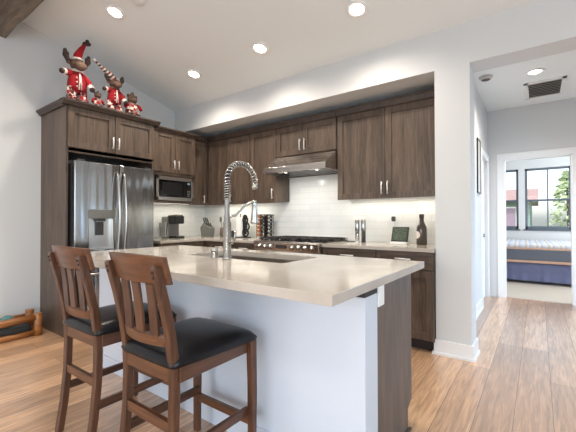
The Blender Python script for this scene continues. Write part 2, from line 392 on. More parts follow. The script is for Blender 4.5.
struct('wall_bedroom_right', MB().box(2.9, 3.02, 6.17, 6.9, 0, 2.75).box(2.9, 3.02, 8.9, 9.6, 0, 2.75).box(2.9, 3.02, 6.9, 8.9, 0, .8).box(2.9, 3.02, 6.9, 8.9, 2.33, 2.75), M['wall'])
struct('wall_bedroom_front', MB().box(-2.4, -.74, 6.05, 6.17, 0, 2.75).box(1.07, 3.02, 6.05, 6.17, 0, 2.75), M['wall'])
struct('ceiling_bedroom', MB().box(-2.4, 3.02, 6.17, 9.75, 2.70, 2.8), M['ceil'])
WZ0, WZ1 = .94, 2.33
struct('wall_bedroom_back', MB().box(-2.4, 3.02, 9.6, 9.75, 0, WZ0).box(-2.4, 3.02, 9.6, 9.75, WZ1, 2.75).box(-2.4, -1.085, 9.6, 9.75, WZ0, WZ1)
       .box(-.375, -.25, 9.6, 9.75, WZ0, WZ1).box(.585, 3.02, 9.6, 9.75, WZ0, WZ1), M['wall'])
def window(n, x0, x1, y, mull):
    f = .045
    w = MB().box(x0, x0+f, y, y+.07, WZ0, WZ1).box(x1-f, x1, y, y+.07, WZ0, WZ1).box(x0, x1, y, y+.07, WZ1-f, WZ1).box(x0, x1, y, y+.07, WZ0, WZ0+.07)
    zm = 1.60
    w.box(x0, x1, y+.01, y+.06, zm-.022, zm+.022)
    if mull: w.box((x0+x1)/2-.012, (x0+x1)/2+.012, y+.015, y+.055, WZ0, WZ1)
    o = struct('window_%d' % n, w, M['winframe'])
    g = MB().box(x0+f, x1-f, y+.03, y+.034, WZ0+.06, WZ1-f).build('window_glass', M['glass'], o)
    MB().box(x0-.03, x1+.03, y-.05, y+.02, WZ0-.03, WZ0, .004).build('window_sill', M['winframe'], o)
window(1, -.25, .585, 9.62, True)
window(2, -1.085, -.375, 9.62, False)
# baseboards with a small shoe moulding
def base(name, boxes):
    mb = MB()
    for b in boxes:
        x0, x1, y0, y1 = b
        mb.box(x0, x1, y0, y1, 0, .135, .004)
    return struct(name, mb, M['trim'])
base('baseboard_left', [(XW, XW+.016, YR, 1.46)])
mb = MB(); t = .016
for (e, z0, z1) in ((t, 0, .125), (t+.013, 0, .022)):
    mb.box(-.7304-e, -.4536+e, YF-e, YF, z0, z1, .001).box(-.4536, -.4536+e, YF+.0005, YB, z0, z1, .001).box(-.7304-e, -.7304, YF+.0005, YF+.02, z0, z1, .001)
struct('baseboard_front', mb, M['trim'])
mb = MB()
for (e, z0, z1) in ((t, 0, .13), (t+.012, 0, .022)): mb.box(-.62, -.62+e, YB, 5.16, z0, z1, .003)
struct('baseboard_hall', mb, M['trim'])
base('baseboard_bedroom', [(-2.28, 2.9, 9.584, 9.6)])
# bedroom doorway casing, then the flush door in the side of the hall
mb = MB()
for y0, y1 in ((6.03, 6.05), (6.17, 6.19)):
    mb.box(-.502, -.414, y0, y1, 0, 2.06, .003).box(.375, .463, y0, y1, 0, 2.06, .003).box(-.502, .463, y0, y1, 2.06, 2.148, .003)
mb.box(-.416, -.400, 6.04, 6.18, 0, 2.06).box(.361, .377, 6.04, 6.18, 0, 2.06).box(-.414, .375, 6.04, 6.18, 2.046, 2.062)
struct('trim_1', mb, M['trim'])
d = struct('door_1', MB().box(-.70, -.66, 5.255, 5.945, .01, 2.035, .003), M['trim'])
MB().lathe([(.006, 0), (.006, .04), (.024, .05), (.026, .065), (.015, .075)], (-.66, 5.33, .95), 16, Matrix.Rotation(R90, 4, 'Y')).build('door_handle', M['chrome'], d)
struct('trim_2', MB().box(-.62, -.602, 5.165, 5.25, 0, 2.04, .003).box(-.62, -.602, 5.95, 6.03, 0, 2.04, .003).box(-.62, -.602, 5.165, 6.03, 2.04, 2.125, .003), M['trim'])
# living room glazing behind the camera, one big sliding unit and one side window
mb = MB()
for x in (-3.5, -1.6, .35, 2.24): mb.box(x, x+.06, -4.31, -4.25, .12, 2.55)
mb.box(-3.5, 2.3, -4.31, -4.25, .12, .18).box(-3.5, 2.3, -4.31, -4.25, 2.49, 2.55)
struct('window_3', mb, M['winframe'])
mb = MB()
for y in (-3.1, -1.28, .54): mb.box(3.25, 3.31, y, y+.06, .4, 2.6)
mb.box(3.25, 3.31, -3.1, .6, .4, .46).box(3.25, 3.31, -3.1, .6, 2.54, 2.6)
struct('window_4', mb, M['winframe'])
mb = MB()
for y in (6.9, 7.87, 8.84): mb.box(2.94, 3.0, y, y+.06, .8, 2.33)
mb.box(2.94, 3.0, 6.9, 8.9, .8, .86).box(2.94, 3.0, 6.9, 8.9, 2.27, 2.33)
struct('window_5', mb, M['winframe'])  # assumed side window out of view, added along with the bedroom side fill
mb = MB()
for y in (3.62, 4.49, 5.36): mb.box(.98, 1.04, y, y+.06, 0, 2.3)
mb.box(.98, 1.04, 3.62, 5.42, 0, .08).box(.98, 1.04, 3.62, 5.42, 2.24, 2.3)
struct('window_6', mb, M['winframe'])
struct('ground', MB().box(-40, 40, 9.8, 70, -.5, -.3), M['hills'])

# ------------------------------------------------------------------ outside the bedroom
t_ = thing('house', 'sage green neighbouring house with pink tiled roof seen through bedroom window', 'house', (-4, 26, -.3))
MB().box(-9.5, -.4, 24, 32, -.3, 2.25).build('wall', M['sage'], t_)
MB().prism([(23.2, 2.2), (28, 3.2), (32.8, 2.2)], 'x', -10, .0).build('roof', M['rooftile'] if 'rooftile' in M else M['rooft'], t_)
w_ = MB().box(-2.0, -1.0, 23.93, 24.0, .5, 1.9).build('window_frame', M['trim'], t_)
MB().box(-1.92, -1.08, 23.90, 23.94, .58, 1.82).build('pane', mat('far_pane', rgb(150, 132, 148), .2), w_)
MB().box(-3.2, -2.9, 23.94, 24.0, -.3, 2.25).build('corner_board', M['trim'], t_)
def tree(loc, h, r, label):
    t = thing('tree', label, 'tree', loc)
    x, y, z = loc
    MB().tube([(x, y, z), (x+.05, y, z+h*.4), (x-.03, y+.05, z+h*.95)], [.09, .07, .02], 8).build('trunk', M['bark'], t)
    mb = MB()
    for i in range(300):
        f = random.random()**.7
        zz = z+h*(.28+.72*f)
        rr = r*(1-f)**.7*math.sqrt(random.random())+.05
        a = random.random()*6.283
        c = Vector((x+rr*math.cos(a), y+rr*math.sin(a), zz))
        s = .06+.06*random.random()
        q = Matrix.Translation(c) @ Matrix.Rotation(random.random()*6, 4, 'Z') @ Matrix.Rotation(random.random()*3, 4, 'X')
        vs = [mb.bm.verts.new(q @ Vector(p)) for p in ((-s, -s*.5, 0), (s, -s*.5, .02), (s*.7, s*.5, 0), (-s*.6, s*.6, .03))]
        mb.bm.faces.new(vs)
    o = mb.build('crown', M['leaf'], t)
tree((.80, 15.0, -.3), 3.1, .62, 'slim green tree outside the bedroom window')

# ------------------------------------------------------------------ rough beam under the ceiling
mb = MB()
N_ = 40
rows = []
for i in range(N_+1):
    x = XW+.0+(3.2-XW)*i/N_
    ring = []
    for (y, z) in ((1.13, 3.065), (1.14, 3.18), (1.13, 3.36), (.84, 3.42), (.80, 3.2), (.81, 3.07), (.97, 3.055)):
        ring.append(mb.bm.verts.new((x, y+random.uniform(-.012, .012), z+random.uniform(-.012, .012))))
    rows.append(ring)
for A, B in zip(rows, rows[1:]):
    for k in range(7): mb.bm.faces.new((A[k], A[(k+1) % 7], B[(k+1) % 7], B[k]))
mb.bm.faces.new(rows[0]); mb.bm.faces.new(rows[-1][::-1])
bmesh.ops.recalc_face_normals(mb.bm, faces=mb.bm.faces)
o = mb.build('ceiling_beam', M['log']); o['kind'] = 'structure'

# ------------------------------------------------------------------ recessed lights
slope = math.atan(.25)
lrot = Matrix.Rotation(-slope, 4, 'X')
def downlight(loc, label, rot, power):
    t = thing('recessed_light', label, 'ceiling light', loc, 'recessed ceiling lights')
    c = Vector(loc)
    MB().lathe([(.062, -.002), (.064, -.010), (.088, -.012), (.095, -.006), (.095, .0)], c, 28, rot).build('trim_ring', M['lampring'], t)
    MB().lathe([(.0, -.004), (.06, -.005), (.061, -.001)], c, 24, rot).build('lamp_lens', M['lamp'], t)
    l = bpy.data.lights.new('recessed_lamp', 'SPOT'); l.energy = power; l.spot_size = math.radians(150); l.spot_blend = .9; l.color = (1, .91, .80); l.shadow_soft_size = .06
    o = bpy.data.objects.new('recessed_lamp', l); o.location = c+Vector((0, 0, -.03)); COL.objects.link(o); o.parent = None
for (x, y, lab) in ((-3.309, 1.688, 'round recessed light on sloped ceiling above the plush toys'), (-1.224, 2.669, 'round recessed light on sloped ceiling above the large two door wall cabinet'),
                    (-2.31, 2.68, 'round recessed light on sloped ceiling above the single door cabinet beside the hood'), (-3.369, 2.682, 'round recessed light on sloped ceiling above the microwave cabinet')):
    downlight((x, y, zc(y)), lab, lrot, 50)
for (x, y) in ((-1.2, .55), (-3.3, .45), (-2.6, -1.2), (.3, -1.2)):  # unseen spots without fittings, added as warm ambient fill for the room
    l = bpy.data.lights.new('added_fill_lamp', 'SPOT'); l.energy = 50; l.spot_size = math.radians(150); l.spot_blend = .9; l.color = (1, .91, .80); l.shadow_soft_size = .06
    o = bpy.data.objects.new('added_fill_lamp', l); o.location = (x, y, zc(y)-.04); COL.objects.link(o)
downlight((-.019, 4.709, 2.818), 'round recessed light in flat hall ceiling beside the air vent', Matrix.Identity(4), 74)
# smoke detectors
mb = MB().lathe([(.07, 0), (.07, -.018), (.055, -.034), (.02, -.036)], (-2.93, 1.70, zc(1.70)), 24, lrot)
tag(mb.build('smoke_detector', M['white']), 'round detector on sloped ceiling next to the recessed light over the plush toys', 'smoke detector')
t_ = thing('smoke_detector', 'round white smoke detector on hall ceiling near the archway corner', 'smoke detector', (-.48, 4.55, 2.818))
MB().lathe([(.07, 0), (.07, -.015), (.05, -.035), (.015, -.037)], (-.48, 4.55, 2.818), 24).build('body', M['vent'], t_)
MB().lathe([(.052, -.016), (.056, -.02), (.045, -.037), (.03, -.039)], (-.48, 4.55, 2.818), 24).build('grille', M['duct'], t_)
# return air grille in the hall ceiling
t_ = thing('air_vent', 'slatted return air vent set in the hall ceiling', 'air vent', (.07, 5.4, 2.818))
x0, x1, y0, y1 = -.135, .28, 5.06, 5.72
MB().box(x0, x1, y0, y0+.045, 2.806, 2.818, .002).box(x0, x1, y1-.045, y1, 2.806, 2.818, .002).box(x0, x0+.045, y0, y1, 2.806, 2.818, .002).box(x1-.045, x1, y0, y1, 2.806, 2.818, .002).build('frame', M['white'], t_)
MB().box(x0+.04, x1-.04, y0+.04, y1-.04, 2.8165, 2.818).build('backing', M['duct'], t_)
mb = MB()
for i in range(9):
    yy = y0+.07+i*(y1-y0-.14)/8
    mb.box(x0+.045, x1-.045, -.014, .014, -.001, .001, 0, Matrix.Translation((0, yy, 2.811)) @ Matrix.Rotation(.6, 4, 'X'))
mb.build('slats', M['vent'], t_)

# ------------------------------------------------------------------ cabinet builders
# a front is described in (u, z, n): u along the wall, n outwards.  side 'L' (wall behind the fridge): u = y, n = +x ; side 'B' (wall behind the range): u = x, n = -y
def put(mb, side, f, u0, u1, z0, z1, n0, n1, b=0):
    """box with n measured outwards from front plane f"""
    if side == 'L': mb.box(f+n0, f+n1, u0, u1, z0, z1, b)
    else: mb.box(u0, u1, f-n1, f-n0, z0, z1, b)
    return mb
def shaker(root, side, f, u0, u1, z0, z1, rail=.064, m='cab', name='door'):
    mb = MB()
    put(mb, side, f, u0, u0+rail, z0, z1, 0, .02, .0015); put(mb, side, f, u1-rail, u1, z0, z1, 0, .02, .0015)
    put(mb, side, f, u0+rail, u1-rail, z1-rail, z1, 0, .02, .0015); put(mb, side, f, u0+rail, u1-rail, z0, z0+rail, 0, .02, .0015)
    put(mb, side, f, u0+rail-.002, u1-rail+.002, z0+rail-.002, z1-rail+.002, 0, .007)
    return mb.build(name, M[m], root)
def pull(door, side, f, u, z0, z1, vertical=True, u1=None):
    mb = MB()
    def P(u, z, n): return (f+n, u, z) if side == 'L' else (u, f-n, z)
    if vertical:
        mb.tube([P(u, z0, .05), P(u, z1, .05)], .0075, 8)
        for z in (z0+.015, z1-.015): mb.tube([P(u, z, .018), P(u, z, .05)], .005, 6)
    else:
        mb.tube([P(u, z0, .05), P(u1, z0, .05)], .0075, 8)
        for q in (u+.015, u1-.015): mb.tube([P(q, z0, .018), P(q, z0, .05)], .005, 6)
    return mb.build('handle', M['pull'], door)
def carcass(root, side, f, u0, u1, z0, z1, depth, m='cab'):
    return put(MB(), side, f, u0, u1, z0, z1, -depth, 0, .002).build('body', M[m], root)
def crown(root, side, f, u0, u1, z0, z1, out=.05, ret0=False, ret1=False, depth=.3):
    """splayed crown moulding along the front, with returns at its ends"""
    mb = MB()
    prof = [(-.02, z0), (.02, z0), (.026, z0+.012), (out-.008, z1-.02), (out, z1-.014), (out, z1), (-.02, z1)]
    if side == 'L': mb.prism([(f+n, z) for n, z in prof], 'y', u0-(out if ret0 else 0), u1+(out if ret1 else 0))
    else: mb.prism([(f-n, z) for n, z in prof], 'x', u0, u1)
    if side == 'L' and ret0:
        mb.prism([(u0-n+.0, z) for n, z in prof], 'x', f-depth, f+.02)
    if side == 'L' and ret1:
        mb.prism([(u1+n, z) for n, z in prof], 'x', f-.09, f+.02)
    return mb.build('crown_moulding', M['cabdark'], root)

# prism('y') takes (x,z): crown on side L runs along y.   prism('x') takes (y,z).
# -- refrigerator surround
TX, TY0, TY1 = -3.80, 1.452, 2.42
t_ = thing('refrigerator_cabinet', 'tall dark oak refrigerator surround with two doors over the fridge', 'cabinet', (-4.1, 1.96, 0))
MB().box(XW+.003, TX+.0, TY0, TY0+.022, 0, 2.355, .002).build('side_panel', M['cab'], t_)
MB().box(XW+.003, TX+.0, TY1-.022, TY1, 0, 2.355, .002).build('side_panel', M['cab'], t_)
MB().box(XW+.003, TX-.0, TY0+.022, TY1-.022, 1.87, 2.355, .001).box(TX-.03, TX, TY0+.02, TY1-.02, 1.855, 1.90).build('body', M['cab'], t_)
for u0, u1, hu in ((TY0+.012, 1.932, 1.903), (1.938, TY1-.008, 1.967)):
    d = shaker(t_, 'L', TX, u0, u1, 1.904, 2.318)
    pull(d, 'L', TX, hu, 1.945, 2.075)
crown(t_, 'L', TX+.02, TY0, TY1, 2.320, 2.372, .05, True, True, .665)
MB().box(XW+.003, TX, TY0, TY1, 2.355, 2.370).build('top_panel', M['cabdark'], t_)
# -- microwave cabinet
MX, MY0, MY1 = -3.90, 2.468, 3.115
t_ = thing('microwave_cabinet', 'two door oak wall cabinet with a microwave niche beneath', 'cabinet', (-4.2, 2.79, 1.385))
mb = MB().box(XW+.003, MX, MY0-.044, MY1, 1.745, 2.315, .001).box(XW+.012, MX, MY0-.044, MY0+.024, 1.42, 1.76, .001).box(XW+.012, MX, MY1-.024, MY1, 1.42, 1.76, .001).box(XW+.012, MX-.02, MY0-.044, MY1, 1.410, 1.422, .001).box(MX-.02, MX, MY0-.044, MY1, 1.385, 1.422, .001).box(XW+.012, XW+.022, MY0, MY1, 1.41, 1.76)
mb.build('body', M['cab'], t_)
for u0, u1, hu in ((MY0+.006, 2.788, 2.757), (2.794, MY1-.006, 2.825)):
    d = shaker(t_, 'L', MX, u0, u1, 1.79, 2.308)
    pull(d, 'L', MX, hu, 1.83, 1.95)
crown(t_, 'L', MX+.02, MY0+.008, MY1, 2.305, 2.352, .05, False, True)
MB().box(XW+.003, MX-.02, MY0-.044, MY1, 2.335, 2.350).build('top_panel', M['cabdark'], t_)
# -- narrow corner cabinet on the same wall
CX = -4.04
t_ = thing('corner_cabinet', 'narrow single door oak wall cabinet in the inner corner beside the microwave', 'cabinet', (-4.2, 3.28, 1.385))
carcass(t_, 'L', CX, 3.119, YK-.014, 1.41, 2.34, CX-XW-.012)
d = shaker(t_, 'L', CX, 3.122, 3.436, 1.39, 2.332); pull(d, 'L', CX, 3.37, 1.42, 1.53)
crown(t_, 'L', CX+.02, 3.172, 3.405, 2.332, 2.40, .045)
# -- wall cabinets on the range wall
UY = 3.46; UD = YK-UY
def upper(label, u0, u1, z0, doors, name='wall_cabinet', cr=True):
    t = thing(name, label, 'cabinet', ((u0+u1)/2, UY+.15, z0))
    carcass(t, 'B', UY+.02, u0+.001, u1-.001, z0+(.025 if z0 < 1.5 else 0), 2.34, UD-.032)
    for a, b, hu, h0, h1 in doors:
        d = shaker(t, 'B', UY+.02, a, b, z0+.004, 2.332); pull(d, 'B', UY+.02, hu, h0, h1)
    crown(t, 'B', UY, u0, u1, 2.332, 2.40, .045)
    return t
upper('two door oak wall cabinet in the inner corner above the knife block', -4.018, -3.168, 1.385, ((-4.012, -3.560, -3.595, 1.42, 1.53), (-3.556, -3.172, -3.52, 1.42, 1.53)))
upper('single door oak wall cabinet between corner unit and range hood', -3.166, -2.717, 1.385, ((-3.16, -2.722, -2.765, 1.44, 1.57),))
upper('short two door oak wall cabinet directly over the range hood', -2.715, -1.842, 1.965, ((-2.71, -2.302, -2.335, 2.01, 2.15), (-2.298, -1.847, -2.268, 2.01, 2.15)))
upper('large two door oak wall cabinet between range hood and white wall end', -1.838, -.735, 1.385, ((-1.832, -1.285, -1.312, 1.43, 1.565), (-1.279, -.741, -1.248, 1.43, 1.565)))

# ------------------------------------------------------------------ base cabinets and worktops along the walls
CZ, CT = .914, .034
FL, FB = -3.745, 3.165      # carcass fronts
t_ = thing('base_cabinet', 'dark oak base cabinet under the coffee machine beside the fridge', 'cabinet', (-4.1, 2.8, 0))
MB().box(XW+.003, FL, 2.468, YK-.003, .1, CZ-CT, .001).build('body', M['cab'], t_)
MB().box(XW+.003, FL-.06, 2.468, YK-.003, 0, .1).build('toe_kick', M['toe'], t_)
for u0, u1 in ((2.474, 2.80), (2.806, 3.13)):
    d = shaker(t_, 'L', FL, u0, u1, .715, .872, .04, name='drawer'); pull(d, 'L', FL, (u0+u1)/2-.06, .80, 0, False, (u0+u1)/2+.06)
    d = shaker(t_, 'L', FL, u0, u1, .11, .708); pull(d, 'L', FL, u1-.03, .55, .67)
def lower(label, u0, u1, fronts, end=False):
    t = thing('base_cabinet', label, 'cabinet', ((u0+u1)/2, 3.45, 0))
    MB().box(u0+.001, u1-.001, FB, YK-.003, .1, CZ-CT, .001).build('body', M['cab'], t)
    MB().box(u0+.001, u1-.001, FB+.06, YK-.003, 0, .1).build('toe_kick', M['toe'], t)
    for a, b in fronts:
        d = shaker(t, 'B', FB, a, b, .722, .872, .04, m='cabx', name='drawer'); pull(d, 'B', FB, (a+b)/2-.07, .812, 0, False, (a+b)/2+.07)
        d = shaker(t, 'B', FB, a, b, .11, .712); pull(d, 'B', FB, a+.03, .55, .67)
    return t
lower('dark oak base cabinet between the inner corner and the range', -3.743, -2.752, ((-3.62, -3.19), (-3.184, -2.758)))
lower('dark oak base cabinet just beside the range under the grinders', -1.848, -1.259, ((-1.842, -1.264),))
lower('dark oak base cabinet beside the white wall end under the bottle', -1.257, -.735, ((-1.252, -.742),))
mb = MB()
mb.prism([(XW+.003, 2.465), (-3.712, 2.465), (-3.712, 3.13), (-2.752, 3.13), (-2.752, YK-.003), (XW+.003, YK-.003)], 'z', CZ-CT, CZ, .003)
tag(mb.build('countertop', M['quartz']), 'cream stone worktop wrapping the corner between fridge and range', 'countertop')
mb = MB().box(-1.848, -.7335, 3.13, YK-.003, CZ-CT, CZ, .003)
tag(mb.build('countertop', M['quartz']), 'cream stone worktop between range and white wall end', 'countertop')
mb = MB().box(-4.438, -2.717, YK-.010, YK-.002, CZ+.001, 1.408).box(-2.717, -1.840, YK-.010, YK-.002, CZ+.001, 1.962).box(-1.840, -.7324, YK-.010, YK-.002, CZ+.001, 1.408)
tag(mb.build('tile_backsplash', M['tilex']), 'glossy white subway tile backsplash behind the range', 'backsplash')
mb = MB().box(XW+.002, XW+.010, 2.466, YK-.011, CZ+.001, 1.408)
tag(mb.build('tile_backsplash', M['tiley']), 'glossy white subway tile backsplash behind the coffee machine', 'backsplash')
# under-cabinet light strips
def strip(side, u0, u1, f, z, label, power):
    mb = MB()
    if side == 'L': mb.box(f-.012, f+.012, u0, u1, z-.008, z, .001)
    else: mb.box(u0, u1, f-.012, f+.012, z-.008, z, .001)
    tag(mb.build('under_cabinet_light', M['strip']), label, 'light strip', 'under cabinet light strips')
    c = ((u0+u1)/2, f, z-.015) if side == 'B' else (f, (u0+u1)/2, z-.015)
    a = area('under_cabinet_lamp', c, (0, 0, 0), (u1-u0) if side == 'B' else .03, .03 if side == 'B' else (u1-u0), power, (1, .92, .76))
strip('B', -3.98, -2.98, 3.62, 1.409, 'thin lit strip under wall cabinets above the knife block', 1.6)
strip('B', -1.78, -.79, 3.62, 1.409, 'thin lit strip under the large wall cabinet above the bottle', 1.4)
strip('L', 2.52, 3.40, -4.22, 1.409, 'thin lit strip under the microwave cabinet above coffee machine', 1.5)

# ------------------------------------------------------------------ refrigerator
FX = -3.70
t_ = thing('refrigerator', 'stainless french door refrigerator with dispenser in the oak surround', 'refrigerator', (-4.05, 1.97, 0))
MB().box(-4.42, FX-.07, 1.498, 2.355, .02, 1.745, .004).build('body', M['greym'], t_)
# door with the dispenser recess: built from slabs round the opening
DY0, DY1, DZ0, DZ1 = 1.63, 1.885, .86, 1.275
ld = MB().box(FX-.065, FX, 1.494, DY0, .70, 1.765, .006).box(FX-.065, FX, DY1, 1.943, .70, 1.765, .006).box(FX-.065, FX-.0005, DY0-.004, DY1+.004, DZ1, 1.763, .001).box(FX-.065, FX-.0005, DY0-.004, DY1+.004, .702, DZ0, .001).build('door', M['steelv'], t_)
rd = MB().box(FX-.065, FX, 1.949, 2.358, .70, 1.765, .006).build('door', M['steelv'], t_)
fz = MB().box(FX-.065, FX, 1.494, 2.358, .06, .69, .006).build('freezer_drawer', M['steelv'], t_)
def arc_handle(y, par):
    pts = []
    for i in range(17):
        s = i/16; pts.append((FX+.012+.062*math.sin(math.pi*s)**.6, y, .76+.93*s))
    return MB().tube(pts, .015, 10).build('handle', M['chrome'], par)
arc_handle(1.912, ld); arc_handle(1.984, rd)
MB().tube([(FX, 1.56, .62), (FX+.05, 1.60, .62), (FX+.055, 1.955, .62), (FX+.05, 2.27, .62), (FX, 2.31, .62)], .014, 10).build('handle', M['chrome'], fz)
dp = MB().box(FX-.06, FX-.05, DY0, DY1, DZ0, DZ1).box(FX-.06, FX, DY0, DY0+.012, DZ0, DZ1).box(FX-.06, FX, DY1-.012, DY1, DZ0, DZ1).box(FX-.06, FX+.004, DY0, DY1, DZ0, DZ0+.012).build('dispenser', M['steely'], ld)
MB().box(FX-.05, FX+.008, DY0-.004, DY1+.004, 1.185, DZ1+.004, .004).build('control_panel', M['grey'], ld)
MB().box(FX-.03, FX-.005, 1.705, 1.80, 1.155, 1.19, .003).box(FX-.048, FX-.03, 1.715, 1.79, 1.01, 1.15, .004).build('paddle', M['greym'], ld)
MB().lathe([(.013, 0), (.013, .002)], (FX, 2.30, 1.70), 16, Matrix.Rotation(R90, 4, 'Y')).build('badge', M['chrome'], rd)
MB().box(FX-.06, FX-.02, 1.53, 1.60, 1.765, 1.785, .004).box(FX-.06, FX-.02, 2.26, 2.33, 1.765, 1.785, .004).build('hinge_cover', M['greym'], t_)

# ------------------------------------------------------------------ microwave
t_ = thing('microwave', 'stainless framed black microwave built into the wall cabinet niche', 'microwave', (-4.1, 2.79, 1.42))
m0, m1, z0, z1 = 2.508, 3.085, 1.424, 1.735
MB().box(-4.38, MX-.01, m0+.01, m1-.01, z0, z1-.01, .002).build('body', M['black'], t_)
MB().box(MX-.012, MX+.022, m0, m1, z1-.045, z1, .003).box(MX-.012, MX+.022, m0, m1, z0, z0+.045, .003).box(MX-.012, MX+.022, m0, m0+.035, z0, z1, .003).box(MX-.012, MX+.022, m1-.035, m1, z0, z1, .003).build('trim_frame', M['steely'], t_)
d = MB().box(MX-.01, MX+.014, m0+.035, m1-.12, z0+.045, z1-.045, .003).build('door', M['gloss'], t_)
MB().box(MX+.014, MX+.0155, m0+.09, m1-.19, z0+.08, z1-.075).build('door_window', mat('oven_mesh', rgb(22, 22, 24), .35), d)
p_ = MB().box(MX-.01, MX+.013, m1-.118, m1-.035, z0+.045, z1-.045, .002).build('control_panel', M['gloss'], t_)
MB().box(MX+.0125, MX+.0140, m1-.10, m1-.055, z1-.085, z1-.062).build('display', mat('clock_display', rgb(90, 104, 110), .3, emit=(.6, .75, .8, 1), estr=.15), p_)
mb = MB()
for i in range(4):
    for k in range(3): mb.box(MX+.0125, MX+.0137, m1-.103+k*.018, m1-.092+k*.018, z0+.065+i*.022, z0+.077+i*.022)
mb.build('keypad', M['grey'], p_)

# ------------------------------------------------------------------ range hood
t_ = thing('range_hood', 'stainless sloped range hood under the short wall cabinet', 'range hood', (-2.28, 3.5, 1.73))
HX0, HX1 = -2.713, -1.842
MB().prism([(3.20, 1.728), (3.20, 1.790), (3.46, 1.958), (YK-.014, 1.958), (YK-.014, 1.728), (YK-.03, 1.728), (YK-.03, 1.80), (3.23, 1.755), (3.23, 1.728)], 'x', HX0, HX1, .0015).build('canopy', M['steelh'], t_)
for x in (HX0+.0005, HX1-.012): MB().box(x, x+.0115, 3.235, YK-.035, 1.728, 1.79).build('side_lip', M['steelh'], t_)
mb = MB()
for k in range(2):
    a = HX0+.05+k*.40
    mb.box(a, a+.37, 3.30, 3.70, 1.738, 1.748, .002)
    for i in range(9): mb.box(a+.02, a+.35, 3.325+i*.042, 3.34+i*.042, 1.732, 1.74)
mb.build('grease_filter', M['chrome'], t_)
for x in (-2.5, -2.06):
    MB().lathe([(.0, 0), (.03, 0), (.034, .006)], (x, 3.265, 1.73), 16).build('hood_lamp', M['lampring'], t_)
    l = bpy.data.lights.new('hood_bulb', 'SPOT'); l.energy = 9; l.spot_size = math.radians(150); l.spot_blend = .8; l.color = (1, .95, .86); l.shadow_soft_size = .03
    o = bpy.data.objects.new('hood_bulb', l); o.location = (x, 3.265, 1.722); o.rotation_euler = (.35, 0, 0); COL.objects.link(o)
MB().box(-2.42, -2.14, 3.1985, 3.2005, 1.75, 1.768).build('control_strip', M['chrome'], t_)

# ------------------------------------------------------------------ range
t_ = thing('range', 'stainless six burner gas range with black grates under the hood', 'range', (-2.3, 3.4, 0))
RX0, RX1 = -2.748, -1.852
MB().box(RX0, RX1, 3.14, YK-.012, .02, .915, .003).build('body', M['steelh'], t_)
MB().prism([(3.085, .815), (3.065, .905), (3.075, .925), (3.15, .925), (3.15, .815)], 'x', RX0, RX1, .002).build('control_panel', M['steelh'], t_)
d = MB().box(RX0+.004, RX1-.004, 3.10, 3.14, .22, .80, .004).build('oven_door', M['steelh'], t_)
MB().box(RX0+.13, RX1-.13, 3.097, 3.101, .36, .66).build('oven_window', M['gloss'], d)
MB().tube([(RX0+.08, 3.10, .755), (RX0+.08, 3.05, .755), (RX1-.08, 3.05, .755), (RX1-.08, 3.10, .755)], .014, 10).build('handle', M['chrome'], d)
MB().box(RX0+.004, RX1-.004, 3.105, 3.14, .06, .20, .004).build('warming_drawer', M['steelh'], t_)
tilt = Matrix.Rotation(R90+.2, 4, 'X')
for i, x in enumerate((-2.66, -2.575, -2.49, -2.19, -2.105, -2.02, -1.935)):
    MB().lathe([(.030, -.004), (.030, .004), (.022, .008), (.020, .036), (.016, .040)], (x, 3.073, .862), 18, tilt).build('knob', M['chrome'], t_)
MB().box(-2.42, -2.27, 3.066, 3.078, .845, .885, .002).build('clock', M['gloss'], t_)
MB().box(RX0+.004, RX1-.004, 3.13, YK-.02, .915, .928, .003).build('cooktop', M['gloss'], t_)
MB().box(RX0+.004, RX1-.004, YK-.06, YK-.012, .915, .955, .003).build('rear_rail', M['steelh'], t_)
for k in range(3):
    g0 = RX0+.02+k*.29; g1 = g0+.276
    mb = MB()
    for x in (g0, g0+.088, g0+.176, g1-.012): mb.box(x, x+.012, 3.17, 3.69, .944, .958, .002)
    for y in (3.17, 3.335, 3.50, 3.678): mb.box(g0, g1, y, y+.012, .944, .958, .002)
    for x in (g0+.01, g1-.022):
        for y in (3.175, 3.67): mb.box(x, x+.012, y, y+.012, .926, .946)
    mb.build('grate', M['iron'], t_)
    for y in (3.27, 3.58):
        MB().lathe([(.05, .927), (.05, .934), (.036, .936), (.034, .942), (.02, .943)], ((g0+g1)/2, y, 0), 18).build('burner', M['iron'], t_)

# ------------------------------------------------------------------ kitchen island
IX0, IX1, IY0, IY1 = -2.919, -.5605, 1.0174, 2.1652
BX0, BX1 = -2.885, -.59
PY0, PY1, EY = 1.352, 1.490, 2.0
t_ = thing('kitchen_island', 'kitchen island with white seating side and dark oak end panel', 'island', (-1.7, 1.68, 0))
MB().prism([(BX0, PY0), (BX1, PY0), (BX1, PY1), (BX1-.11, PY1), (BX1-.11, PY0+.03), (BX0, PY0+.03)], 'z', 0, .838, .002).build('back_panel', M['panel'], t_)
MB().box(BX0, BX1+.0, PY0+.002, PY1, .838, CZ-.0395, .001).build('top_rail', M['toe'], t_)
MB().box(BX0, BX1, PY0-.012, PY0, 0, .10, .003).build('baseboard', M['panel'], t_)
ep = [(PY1, 0), (1.93, 0), (1.93, .125), (EY-.01, .150), (EY, .165), (EY, CZ-.0395), (PY1, CZ-.0395)]
MB().prism(ep, 'x', BX1-.022, BX1-.002).build('end_panel', M['cab'], t_)
MB().prism(ep, 'x', BX0, BX0+.02).build('end_panel', M['cab'], t_)
MB().box(BX0+.03, BX1-.03, 1.912, 1.928, 0, .11).build('toe_kick', M['toe'], t_)
MB().tube([(BX1+.004, PY1, .008), (BX1+.004, 1.95, .008)], .010, 8).build('shoe_moulding', M['cabdark'], t_)
